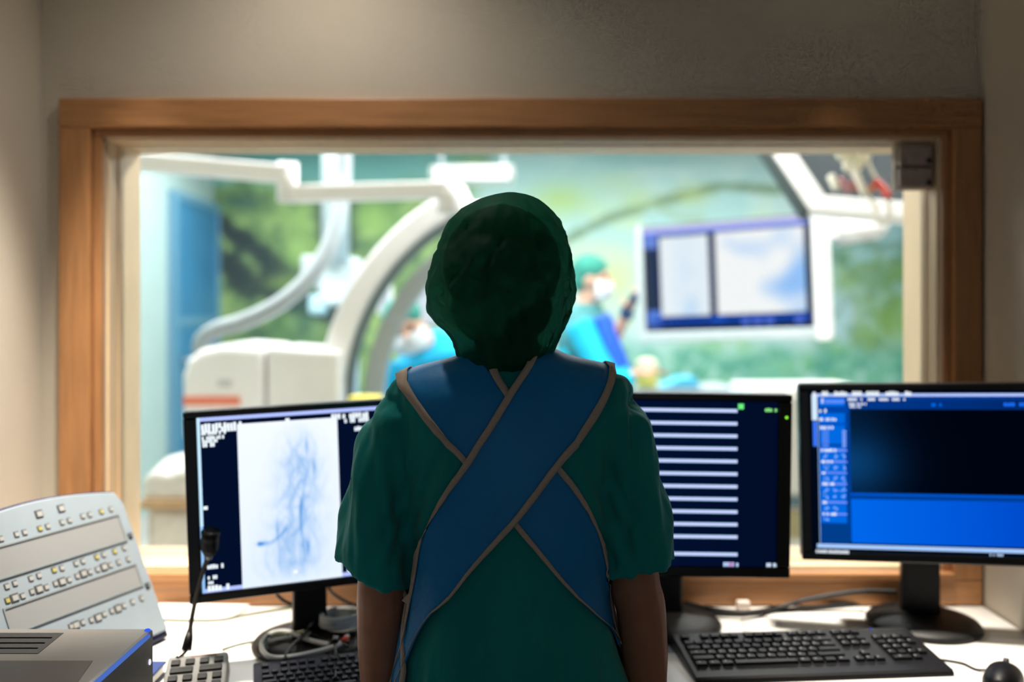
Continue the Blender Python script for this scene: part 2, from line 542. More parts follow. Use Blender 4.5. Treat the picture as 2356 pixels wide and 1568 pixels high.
# ceiling lamps
for i, (lx, ly) in enumerate(OR_LAMPS):
    r = thing('ceiling_panel_light', 'flat ceiling panel lamp in the operating room, %s row, %s' % (('nearer' if i < 3 else 'far'), ('left', 'middle', 'right')[i % 3]), 'ceiling light', (lx, ly, CEIL_OR), group='operating room ceiling lamps')
    MB().box2((lx - 0.62, ly - 0.32, CEIL_OR - 0.02), (lx + 0.62, ly + 0.32, CEIL_OR)).build('frame', M_WHITE, r)
    MB().box2((lx - 0.58, ly - 0.28, CEIL_OR - 0.024), (lx + 0.58, ly + 0.28, CEIL_OR - 0.02)).build('diffuser', mat_emit('lamp_diffuser', (255, 255, 250), 4), r)
for i, (lx, ly, e, sp, bl) in enumerate(DOWN):
    r = thing('ceiling_downlight', 'round ceiling downlight above the %s of the desk' % ('middle', 'right end', 'left end')[i], 'ceiling light', (lx, ly, CEIL_CR), group='control room downlights')
    MB().lathe((lx, ly, CEIL_CR), [(0.065, 0), (0.065, -0.012), (0.048, -0.014), (0.044, -0.002)]).build('ring', M_WHITE, r, smooth=True)
    MB().lathe((lx, ly, CEIL_CR), [(0.044, -0.001), (0.040, -0.006)]).build('lens', mat_emit('lamp_lens', (255, 236, 205), 8), r)

# ------------------------------------------------------------------ people
def remesh_obj(mb, voxel, smooth_it=6, smooth_f=0.5):
    """unite closed overlapping shells into one continuous skin; returns a mesh in world coordinates"""
    me = bpy.data.meshes.new('tmp')
    me.from_pydata([tuple(p) for p in mb.v], [], mb.f)
    fix_normals(me)
    o = bpy.data.objects.new('tmp', me)
    COL.objects.link(o)
    r = o.modifiers.new('r', 'REMESH'); r.mode = 'VOXEL'; r.voxel_size = voxel
    if smooth_it:
        s = o.modifiers.new('s', 'SMOOTH'); s.factor = smooth_f; s.iterations = smooth_it
    dg = bpy.context.evaluated_depsgraph_get()
    out = bpy.data.meshes.new_from_object(o.evaluated_get(dg))
    bpy.data.objects.remove(o)
    return out
def mesh_obj(me, name, m, parent=None, loc=None):
    off = OFF.get(parent.name) if parent is not None else Vector(loc or (0, 0, 0))
    n = len(me.vertices)
    co = np.empty(n * 3); me.vertices.foreach_get('co', co)
    co = co.reshape(-1, 3) - np.array(off)
    me.vertices.foreach_set('co', co.ravel())
    me.polygons.foreach_set('use_smooth', [True] * len(me.polygons))
    me.materials.clear(); me.materials.append(m)
    me.name = name
    o = bpy.data.objects.new(name, me); COL.objects.link(o)
    if parent is not None:
        o.parent = parent
    else:
        o.location = off
    OFF[o.name] = Vector(off)
    me.update()
    return o
def displace(me, fn):
    n = len(me.vertices)
    co = np.empty(n * 3); me.vertices.foreach_get('co', co)
    no = np.empty(n * 3); me.vertex_normals.foreach_get('vector', no)
    co = co.reshape(-1, 3); no = no.reshape(-1, 3)
    d = np.array([fn(p) for p in co])
    co = co + no * d[:, None]
    me.vertices.foreach_set('co', co.ravel())
    me.update()
def ring_se(cx, cy, z, rx, ryf, ryb, n=40, ex=2.4):
    """super-ellipse ring; ryf towards +y (front of a figure facing away), ryb towards the camera"""
    out = []
    for k in range(n):
        q = 2 * math.pi * k / n
        c, s = math.cos(q), math.sin(q)
        x = math.copysign(abs(c) ** (2 / ex), c) * rx
        y = math.copysign(abs(s) ** (2 / ex), s) * (ryf if s > 0 else ryb)
        out.append((cx + x, cy + y, z))
    return out
def hand(mb, wrist, down, side, out, s=1.0):
    """relaxed hand: down = pointing direction, side = direction across the palm towards the thumb, out = palm normal"""
    down, side, out = Vector(down).normalized(), Vector(side).normalized(), Vector(out).normalized()
    wrist = Vector(wrist)
    R = Matrix((side, out, down)).transposed()
    mb.ell(wrist + down * 0.045 * s, (0.037 * s, 0.016 * s, 0.052 * s), R)
    for k, (o, l) in enumerate(((0.027, 0.072), (0.009, 0.080), (-0.009, 0.075), (-0.026, 0.060))):
        p = wrist + down * 0.085 * s + side * o * s
        a = p + (down * 0.9 + out * 0.25).normalized() * l * 0.45 * s
        c = a + (down * 0.75 + out * 0.6).normalized() * l * 0.32 * s
        e = c + (down * 0.5 + out * 0.85).normalized() * l * 0.26 * s
        mb.tube([p - down * 0.02 * s, p, a, c, e], [0.0088 * s, 0.0090 * s, 0.0082 * s, 0.0074 * s, 0.0058 * s], 8)
    p = wrist + down * 0.025 * s + side * 0.026 * s
    mb.tube([p, p + (down * 0.6 + side * 0.6 + out * 0.3).normalized() * 0.038 * s, p + (down * 0.75 + side * 0.45 + out * 0.5).normalized() * 0.068 * s],
            [0.012 * s, 0.010 * s, 0.007 * s], 8)
def head(mb, c, face, s=1.0, up=(0, 0, 1)):
    """skull, jaw, nose, ears, brow, lips; face = direction the person looks"""
    c = Vector(c); face = Vector(face).normalized(); up = Vector(up)
    up = (up - face * up.dot(face)).normalized()
    rt = face.cross(up)
    R = Matrix((rt, face, up)).transposed()
    mb.ell(c + up * 0.012 * s, (0.073 * s, 0.090 * s, 0.098 * s), R, 20, 14)
    mb.ell(c + face * 0.030 * s - up * 0.060 * s, (0.052 * s, 0.060 * s, 0.056 * s), R)
    mb.tube([c + face * 0.086 * s + up * 0.012 * s, c + face * 0.106 * s - up * 0.028 * s], [0.008 * s, 0.015 * s], 8)
    mb.ell(c + face * 0.085 * s - up * 0.058 * s, (0.022 * s, 0.010 * s, 0.008 * s), R, 10, 6)
    mb.ell(c + face * 0.079 * s + up * 0.026 * s, (0.048 * s, 0.012 * s, 0.009 * s), R, 10, 6)
    for q in (-1, 1):
        mb.ell(c + rt * q * 0.075 * s - up * 0.008 * s - face * 0.004 * s, (0.008 * s, 0.019 * s, 0.031 * s), R, 10, 8)
    return R
def eyes(c, face, parent, s=1.0, up=(0, 0, 1)):
    c = Vector(c); face = Vector(face).normalized(); up = Vector(up)
    up = (up - face * up.dot(face)).normalized()
    rt = face.cross(up)
    for q in (-1, 1):
        MB().ell(c + rt * q * 0.031 * s + face * 0.080 * s + up * 0.006 * s, (0.012 * s,) * 3, None, 10, 8).build('eye', mat('eye', (60, 44, 34), 0.2), parent, smooth=True)

def nz(x, y, z):
    return noise.noise(Vector((x, y, z)))

# ---- the observer in green scrubs, seen from behind
PY = 1.40           # distance of the body axis
S = F / PY
def bx(px): return (px - HX) / S
def bz(py): return CAMZ - (py - HY) / S

def build_observer():
    loc = Vector((0.0, PY, 0.0))
    hc = Vector((-0.016, PY + 0.008, 1.470))
    B = MB()
    head(B, hc, (0, 1, -0.05), 1.0)
    B.tube([(-0.008, PY + 0.0, 1.28), (-0.010, PY + 0.004, 1.36), (-0.014, PY + 0.010, 1.42)], [0.062, 0.050, 0.050], 16)
    tor = [(0.80, 0.150, 0.10, 0.105), (0.90, 0.150, 0.095, 0.10), (1.00, 0.128, 0.085, 0.09), (1.12, 0.140, 0.09, 0.092), (1.22, 0.155, 0.085, 0.085), (1.27, 0.150, 0.07, 0.075), (1.31, 0.10, 0.05, 0.06), (1.325, 0.05, 0.04, 0.045)]
    B.rings([ring_se(-0.004, PY, z, rx, f, bk, 32) for z, rx, f, bk in tor])
    # arms: shoulder, elbow, wrist
    arms = {-1: [(-0.150, PY, 1.235), (-0.192, PY - 0.006, 1.14), (-0.203, PY - 0.008, 0.985), (-0.206, PY, 0.945), (-0.209, PY + 0.012, 0.86), (-0.212, PY + 0.034, 0.735)],
            1: [(0.138, PY, 1.235), (0.176, PY - 0.006, 1.14), (0.193, PY - 0.008, 0.985), (0.203, PY, 0.945), (0.212, PY + 0.012, 0.86), (0.222, PY + 0.034, 0.735)]}
    rr = [0.034, 0.034, 0.040, 0.040, 0.037, 0.025]
    for q, path in arms.items():
        p = spline(path, 4)
        rs = [float(np.interp(i / (len(p) - 1), np.linspace(0, 1, 6), rr)) for i in range(len(p))]
        B.tube(p, rs, 16)
        wdir = (Vector(path[-1]) - Vector(path[-2])).normalized()
        hand(B, path[-1], wdir + Vector((0, 0.1, 0)), (0, 1, 0.0), (-q, 0.1, 0), 0.95)
    for q in (-1, 1):
        B.tube(spline([(q * 0.085, PY, 0.84), (q * 0.088, PY + 0.005, 0.66), (q * 0.086, PY + 0.006, 0.46), (q * 0.088, PY - 0.012, 0.30), (q * 0.090, PY - 0.012, 0.10), (q * 0.090, PY - 0.01, 0.04)], 3),
               [float(np.interp(t, [0, .33, .5, .65, .9, 1], [.088, .075, .056, .054, .036, .036])) for t in np.linspace(0, 1, 16)], 14)
        B.ell((q * 0.095, PY + 0.045, 0.035), (0.040, 0.115, 0.030))
    body = mesh_obj(remesh_obj(B, 0.0045, 4), 'person', M_SKIN, None, loc)
    tag(body, 'person seen from behind in green scrubs, blue apron straps and green cap', 'person')
    eyes(hc, (0, 1, -0.05), body)
    # trousers and shoes
    T = MB()
    T.rings([ring_se(0, PY, z, rx, f, bk, 32) for z, rx, f, bk in [(0.98, 0.135, 0.095, 0.10), (0.90, 0.160, 0.105, 0.115), (0.80, 0.172, 0.11, 0.12), (0.72, 0.165, 0.10, 0.11)]])
    for q in (-1, 1):
        T.tube([(q * 0.088, PY, 0.80), (q * 0.090, PY, 0.60), (q * 0.090, PY, 0.40), (q * 0.092, PY - 0.005, 0.20), (q * 0.093, PY - 0.005, 0.075)], [0.096, 0.090, 0.082, 0.078, 0.076], 20)
    tm = remesh_obj(T, 0.008, 4)
    displace(tm, lambda p: 0.004 * nz(p[0] * 25, p[1] * 25, p[2] * 8))
    mesh_obj(tm, 'trousers', M_SCRUB, body)
    for q in (-1, 1):
        sh = MB()
        cx = q * 0.095
        rings = []
        for t in np.linspace(0, 1, 9):
            y = PY - 0.085 + 0.25 * t
            wv = 0.040 * math.sin(math.pi * min(1, 0.18 + 0.76 * t)) ** 0.5 + 0.006
            hh = float(np.interp(t, [0, .25, .5, 1], [.060, .080, .062, .034]))
            rings.append([(cx + wv * c, y, max(0.002, hh / 2 + hh / 2 * s_)) for c, s_ in [(math.cos(2 * math.pi * k / 14), math.sin(2 * math.pi * k / 14)) for k in range(14)]])
        sh.rings(rings)
        sh.build('shoe', mat('white_clog', (214, 214, 210), 0.5), body, smooth=True)
    # scrub shirt: trunk and two wide sleeves grown into one cloth
    T = MB()
    trunk = [(0.60, 0.188, 0.135, 0.140), (0.70, 0.188, 0.135, 0.140), (0.823, 0.180, 0.13, 0.132), (0.92, 0.158, 0.12, 0.118), (0.98, 0.149, 0.115, 0.110), (1.05, 0.152, 0.11, 0.108), (1.13, 0.162, 0.108, 0.108),
             (1.20, 0.176, 0.10, 0.104), (1.25, 0.185, 0.092, 0.098), (1.283, 0.194, 0.078, 0.088), (1.303, 0.181, 0.068, 0.076), (1.318, 0.142, 0.062, 0.066), (1.332, 0.094, 0.058, 0.060), (1.344, 0.066, 0.050, 0.052)]
    T.rings([ring_se(-0.004 + (0.006 if z < 0.9 else 0), PY, z, rx, f, bk, 48, 2.5) for z, rx, f, bk in trunk])
    for q, pth in ((-1, [(-0.145, PY, 1.283), (-0.178, PY, 1.236), (-0.196, PY - 0.002, 1.15), (-0.208, PY - 0.004, 1.08), (-0.213, PY - 0.005, 1.000)]),
                   (1, [(0.132, PY, 1.283), (0.158, PY, 1.236), (0.178, PY - 0.002, 1.15), (0.190, PY - 0.004, 1.08), (0.194, PY - 0.005, 1.010)])):
        rings = []
        pp = spline(pth, 4)
        for i, p in enumerate(pp):
            t = i / (len(pp) - 1)
            r = float(np.interp(t, [0, .2, .5, 1], [.034, .056, .060, .064]))
            tilt = 0.0 if t < 0.6 else (t - 0.6) / 0.4
            ring = []
            for k in range(32):
                a = 2 * math.pi * k / 32
                x, y = math.cos(a) * r, math.sin(a) * r * 1.12
                slope = (-0.42 if q < 0 else 0.16) * x * tilt      # the hem slants
                ring.append((p.x + x, p.y + y, p.z + slope))
            rings.append(ring)
        T.rings(rings)
    me = remesh_obj(T, 0.0045, 5, 0.5)
    LINES = [(bx(a), bz(c), bx(e), bz(g), amp, wd) for a, c, e, g, amp, wd in (
        (1225, 1320, 1292, 1600, 0.008, 0.010), (1005, 1440, 998, 1640, 0.007, 0.009), (1115, 1320, 1085, 1640, -0.007, 0.016), (1345, 1450, 1400, 1640, 0.006, 0.012),
        (868, 950, 925, 1230, 0.007, 0.009), (838, 1010, 850, 1290, 0.006, 0.010), (905, 970, 952, 1290, -0.0055, 0.009),
        (1452, 890, 1445, 1160, -0.008, 0.007), (1482, 960, 1505, 1270, 0.006, 0.010), (1442, 1150, 1402, 1280, -0.009, 0.010), (1400, 1020, 1380, 1150, -0.006, 0.010))]
    def folds(p):
        x, y, z = p[0], p[1], p[2]
        d = 0.0075 * nz(x * 12, y * 9, z * 5 + 3)
        ax = abs(x + 0.005)
        sl = max(0.0, min(1.0, (ax - 0.135) / 0.03)) * (1 if z > 0.99 else 0)
        d += sl * (0.0110 * nz(x * 26 + z * 10 * (1 if x < 0 else -1), y * 22, z * 4 + 9) + 0.0045 * nz(x * 60, y * 55, z * 9))
        hem = max(0.0, 1 - abs(z - 1.025) / 0.05) * sl
        d += hem * 0.0022 * nz(x * 110, y * 110, z * 30)
        if z < 1.1 and ax < 0.17:
            k = min(1.0, (1.1 - z) / 0.25)
            d += k * (0.012 * nz(x * 16 + 4.2 + z * 2, y * 3, z * 2.2) + 0.012 * (0.3 - abs(nz(x * 13 + 1.3 + z * 1.5, y * 2, z * 1.8))))
        if y < PY + 0.02:
            for (ax0, az0, bx0, bz0, amp, wd) in LINES:
                dx, dz = bx0 - ax0, bz0 - az0
                t = ((x - ax0) * dx + (z - az0) * dz) / (dx * dx + dz * dz)
                tt = max(0.0, min(1.0, t))
                dist = math.hypot(x - ax0 - tt * dx, z - az0 - tt * dz)
                d += amp * math.exp(-(dist / wd) ** 2) * (0.35 + 0.65 * math.sin(math.pi * min(1, max(0, tt))))
        # creases running from the armpit towards the strap crossing
        for sx in (-1, 1):
            for (cx, cz, ln, amp) in ((0.155, 1.09, 0.10, 0.008), (0.14, 1.05, 0.07, 0.007), (0.165, 1.13, 0.09, 0.006), (0.12, 1.17, 0.05, 0.006)):
                u_ = (x - sx * cx) * sx; v_ = z - cz
                along = (u_ * -0.45 + v_ * 0.9); across = (u_ * 0.9 + v_ * 0.45)
                d -= amp * math.exp(-(across / 0.009) ** 2 - (along / ln) ** 2)
        return d
    displace(me, folds)
    bv = BVHTree.FromPolygons([tuple(v.co) for v in me.vertices], [tuple(p.vertices) for p in me.polygons])
    shirt = mesh_obj(me, 'scrub_shirt', M_SCRUB, body)
    # collar band at the neck
    cb = MB()
    cb.rings([ring_se(-0.006, PY + 0.002, z, rx, ry, ry, 32, 2.1) for z, rx, ry in ((1.322, 0.080, 0.064), (1.346, 0.070, 0.058), (1.348, 0.064, 0.052), (1.325, 0.070, 0.056))], cap=False, closed=True)
    cb.build('collar', M_SCRUB, shirt, smooth=True)

    # apron straps crossing over the back, draped onto the shirt
    cam_o = Vector((0, 0, CAMZ))
    def drape(px, py, lift, front=None):
        dr = Vector(((px - HX) / F, 1.0, -(py - HY) / F)).normalized()
        h = bv.ray_cast(cam_o, dr)
        if h[0] is None or h[0].y > PY + 0.03:
            p = cam_o + dr * (PY - 0.01) / dr.y
            q = bv.find_nearest(p)
            return q[0] + q[1] * lift
        n = h[1]
        return h[0] + n * lift
    def resample(pts, n):
        pts = [Vector((a[0], a[1], 0)) for a in pts]
        d = [0]
        for a, c in zip(pts[:-1], pts[1:]):
            d.append(d[-1] + (c - a).length)
        sp = spline(pts, 10)
        sd = [0]
        for a, c in zip(sp[:-1], sp[1:]):
            sd.append(sd[-1] + (c - a).length)
        out = []
        for t in np.linspace(0, sd[-1], n):
            i = min(len(sp) - 2, int(np.searchsorted(sd, t, side='right')) - 1)
            k = (t - sd[i]) / max(1e-6, sd[i + 1] - sd[i])
            out.append(sp[i].lerp(sp[i + 1], max(0, min(1, k))))
        return out
    def strap(name, L, R, lift, over_top, parent, nrow=60, ncol=14, t0=0.0, t1=1.0, material=None, thick=0.0028):
        a, c = resample(L, nrow), resample(R, nrow)
        rows = []
        if over_top:
            for k in (4, 3, 2, 1):
                row = []
                for j in range(ncol + 1):
                    t = t0 + (t1 - t0) * j / ncol
                    q = a[0].lerp(c[0], t)
                    base = drape(q.x, q.y, lift)
                    g = base + Vector((0, 0.028 * k, 0.05 - 0.006 * k))
                    nr = bv.find_nearest(g)
                    row.append(nr[0] + nr[1] * lift)
                rows.append(row)
        for i in range(nrow):
            row = []
            for j in range(ncol + 1):
                t = t0 + (t1 - t0) * j / ncol
                q = a[i].lerp(c[i], t)
                row.append(drape(q.x, q.y, lift))
            rows.append(row)
        # relax so the cloth bridges small folds
        for _ in range(6):
            new = [r[:] for r in rows]
            for i in range(1, len(rows) - 1):
                for j in range(ncol + 1):
                    jl, jr = max(0, j - 1), min(ncol, j + 1)
                    avg = (rows[i - 1][j] + rows[i + 1][j] + rows[i][jl] + rows[i][jr]) / 4
                    new[i][j] = Vector((rows[i][j].x, rows[i][j].y * 0.4 + avg.y * 0.6, rows[i][j].z))
                    if i < 16:
                        al = (rows[i - 1][j] + rows[i + 1][j]) / 2
                        new[i][j] = rows[i][j] * 0.4 + al * 0.6
            rows = new
        for r_ in rows:                       # never sink into the shirt
            for j in range(ncol + 1):
                q = bv.find_nearest(r_[j])
                if (r_[j] - q[0]).dot(q[1]) < lift:
                    r_[j] = q[0] + q[1] * lift
        vs = [p for r in rows for p in r]
        n = ncol + 1
        fs = [(i * n + j, i * n + j + 1, (i + 1) * n + j + 1, (i + 1) * n + j) for i in range(len(rows) - 1) for j in range(ncol)]
        o = MB().add(vs, fs).build(name, material, parent, smooth=True)
        s = o.modifiers.new('thick', 'SOLIDIFY'); s.thickness = thick; s.offset = 0
        return o
    # strap from the left shoulder to the right hip (underneath)
    Lb = [(911, 868), (950, 920), (1010, 1000), (1070, 1064), (1125, 1135), (1182, 1206), (1235, 1268), (1290, 1336), (1350, 1402), (1424, 1474)]
    Rb = [(1128, 846), (1150, 876), (1172, 908), (1215, 972), (1250, 1022), (1287, 1074), (1330, 1132), (1365, 1200), (1388, 1290), (1436, 1480)]
    La = [(1226, 828), (1172, 905), (1112, 998), (1070, 1066), (1026, 1132), (990, 1208), (974, 1290), (962, 1370), (942, 1480), (914, 1580)]
    Ra = [(1421, 868), (1385, 930), (1332, 1010), (1285, 1070), (1230, 1145), (1180, 1205), (1100, 1295), (1040, 1370), (975, 1455), (925, 1580)]
    sb = strap('apron_strap', Lb, Rb, 0.0045, True, body, material=M_APRON)
    strap('trim', Lb, Rb, 0.0088, True, sb, ncol=2, t0=-0.01, t1=0.075, material=M_TRIM, thick=0.002)
    strap('trim', Lb, Rb, 0.0088, True, sb, ncol=2, t0=0.925, t1=1.01, material=M_TRIM, thick=0.002)
    sa = strap('apron_strap', La, Ra, 0.0095, True, body, material=M_APRON)
    strap('trim', La, Ra, 0.0142, True, sa, ncol=2, t0=-0.01, t1=0.075, material=M_TRIM, thick=0.002)
    strap('trim', La, Ra, 0.0142, True, sa, ncol=2, t0=0.925, t1=1.01, material=M_TRIM, thick=0.002)
    # the front of the apron, wrapping the body to its sides
    rows = []
    zs = np.linspace(1.30, 0.42, 40)
    for z in zs:
        row = []
        aa = float(np.interp(z, [0.42, 0.88, 1.0, 1.15, 1.30], [math.radians(-32), math.radians(-30), math.radians(-2), math.radians(22), math.radians(48)]))
        for a in np.linspace(max(aa, math.radians(8)), math.pi - aa, 41):
            g = Vector((math.cos(a) * 0.30, PY + math.sin(a) * 0.25, max(z, 0.62)))
            h = bv.ray_cast(g, (Vector((0, PY, max(z, 0.62))) - g).normalized())
            p = h[0] if h[0] is not None else g * 0.6
            rad = Vector((p.x, p.y - PY, 0)); rad = rad.normalized() * (rad.length + 0.011 + max(0, 0.62 - z) * 0.1)
            if z > 0.99:                    # pass inside the arms
                lim = 0.158
                rad.x = max(-lim, min(lim, rad.x))
            row.append(Vector((rad.x, PY + rad.y, z)))
        rows.append(row)
    n = 41
    fs = [(i * n + j, i * n + j + 1, (i + 1) * n + j + 1, (i + 1) * n + j) for i in range(39) for j in range(n - 1)]
    af = MB().add([p for r in rows for p in r], fs).build('apron_front', M_APRON, body, smooth=True)
    s = af.modifiers.new('thick', 'SOLIDIFY'); s.thickness = 0.003; s.offset = 0
    for j in (0, n - 1):
        MB().tube([r[j] for r in rows], 0.0045, 8, flat=1.0).build('trim', M_TRIM, af, smooth=True)

    # dark hair and the bouffant cap
    hr = MB()
    hr.ell((hc.x, hc.y - 0.002, hc.z + 0.012), (0.094, 0.088, 0.096), None, 24, 16)
    hr.ell((hc.x, hc.y - 0.030, hc.z - 0.055), (0.080, 0.070, 0.062), None, 20, 12)
    hm = remesh_obj(hr, 0.006, 3)
    mesh_obj(hm, 'hair', M_HAIR, body)
    rowsC = [(443, 1160, 1190), (450, 1128, 1222), (460, 1100, 1242), (478, 1066, 1264), (510, 1036, 1288), (560, 1012, 1306), (620, 994, 1318), (660, 985, 1319), (690, 983, 1315), (720, 991, 1306), (745, 1008, 1297), (762, 1026, 1290), (785, 1040, 1282), (810, 1050, 1268), (832, 1062, 1244), (848, 1078, 1222)]
    rings = []
    N = 96
    pys = np.concatenate([np.linspace(443, 470, 6), np.linspace(480, 848, 52)])
    for py in pys:
        l, r_ = interp(py, rowsC)
        rx = (r_ - l) / 2 / S
        cx = bx((l + r_) / 2)
        z = bz(py)
        rb = float(np.interp(py, [443, 470, 560, 640, 700, 760, 820, 848], [rx, rx, rx * 1.0, 0.120, 0.121, 0.108, 0.088, 0.074]))
        rf = float(np.interp(py, [443, 470, 560, 610, 650, 700, 760, 848], [rx, rx, 0.104, 0.096, 0.060, 0.035, 0.02, 0.01]))
        ring = []
        for k in range(N):
            q = 2 * math.pi * k / N
            c, s_ = math.cos(q), math.sin(q)
            pull = min(1.0, max(0.0, (py - 445) / 60))
            tail = min(1.0, max(0.0, (py - 700) / 100))
            wr = 0.0050 * nz(c * 4.5, s_ * 4.5, z * 13) + 0.0095 * (0.35 - abs(nz(c * 3.6 + 5, s_ * 3.6, z * 20 + 2))) + 0.0080 * (0.3 - abs(nz(c * 7 + 1, s_ * 7, z * 34))) + 0.0034 * nz(c * 11 + 3, s_ * 11, z * 30) + 0.0016 * nz(c * 26, s_ * 26, z * 60)
            wr += 0.0024 * tail * math.sin(q * 26 + 3 * nz(c * 3, s_ * 3, z * 20))
            wr -= 0.0045 * max(0.0, nz(c * 3 + z * 22, s_ * 3, z * 16 + 7)) ** 0.6 * 0.8
            g = 1 + wr * pull / 0.11
            ring.append((cx + c * rx * g, hc.y - 0.006 + s_ * (rf if s_ > 0 else rb) * g, z + 0.002 * pull * nz(c * 5, s_ * 5, z * 9)))
        rings.append(ring)
    capm = bpy.data.materials.new('bouffant_cap_fabric'); capm.use_nodes = True
    nt = capm.node_tree
    pb = nt.nodes['Principled BSDF']
    pb.inputs['Base Color'].default_value = lin((30, 104, 86)) + (1,)
    pb.inputs['Roughness'].default_value = 0.7
    pb.inputs['Specular IOR Level'].default_value = 0.25
    tr = nt.nodes.new('ShaderNodeBsdfTranslucent'); tr.inputs[0].default_value = lin((88, 190, 158)) + (1,)
    tp = nt.nodes.new('ShaderNodeBsdfTransparent'); tp.inputs[0].default_value = lin((150, 205, 190)) + (1,)
    m1 = nt.nodes.new('ShaderNodeMixShader'); m1.inputs[0].default_value = 0.58
    m2 = nt.nodes.new('ShaderNodeMixShader'); m2.inputs[0].default_value = 0.14
    tc = nt.nodes.new('ShaderNodeTexCoord')
    nn = nt.nodes.new('ShaderNodeTexNoise'); nn.noise_type = 'RIDGED_MULTIFRACTAL'; nn.inputs['Scale'].default_value = 16; nn.inputs['Detail'].default_value = 5; nn.inputs['Distortion'].default_value = 0.8
    bp = nt.nodes.new('ShaderNodeBump'); bp.inputs['Strength'].default_value = 0.7; bp.inputs['Distance'].default_value = 0.004
    nt.links.new(tc.outputs['Object'], nn.inputs['Vector']); nt.links.new(nn.outputs['Fac'], bp.inputs['Height'])
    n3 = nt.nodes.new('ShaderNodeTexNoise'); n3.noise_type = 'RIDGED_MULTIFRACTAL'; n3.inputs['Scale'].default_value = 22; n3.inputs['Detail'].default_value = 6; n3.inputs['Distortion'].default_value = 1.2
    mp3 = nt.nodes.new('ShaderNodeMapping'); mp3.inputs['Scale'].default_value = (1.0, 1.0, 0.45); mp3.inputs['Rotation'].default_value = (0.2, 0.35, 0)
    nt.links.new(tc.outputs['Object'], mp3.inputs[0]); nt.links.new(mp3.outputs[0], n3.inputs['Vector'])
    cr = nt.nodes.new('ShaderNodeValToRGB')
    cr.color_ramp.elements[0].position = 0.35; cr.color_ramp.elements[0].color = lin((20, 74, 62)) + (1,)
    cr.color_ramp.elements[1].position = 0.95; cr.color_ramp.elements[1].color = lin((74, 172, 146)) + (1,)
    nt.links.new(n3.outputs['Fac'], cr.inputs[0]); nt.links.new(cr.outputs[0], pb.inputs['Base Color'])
    nt.links.new(bp.outputs[0], pb.inputs['Normal']); nt.links.new(bp.outputs[0], tr.inputs['Normal'])
    nt.links.new(pb.outputs[0], m1.inputs[1]); nt.links.new(tr.outputs[0], m1.inputs[2])
    nt.links.new(m1.outputs[0], m2.inputs[1]); nt.links.new(tp.outputs[0], m2.inputs[2])
    nt.links.new(m2.outputs[0], nt.nodes['Material Output'].inputs[0])
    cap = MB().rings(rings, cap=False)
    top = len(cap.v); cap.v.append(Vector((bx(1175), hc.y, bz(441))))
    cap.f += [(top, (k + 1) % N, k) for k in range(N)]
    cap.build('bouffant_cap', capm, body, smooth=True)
build_observer()

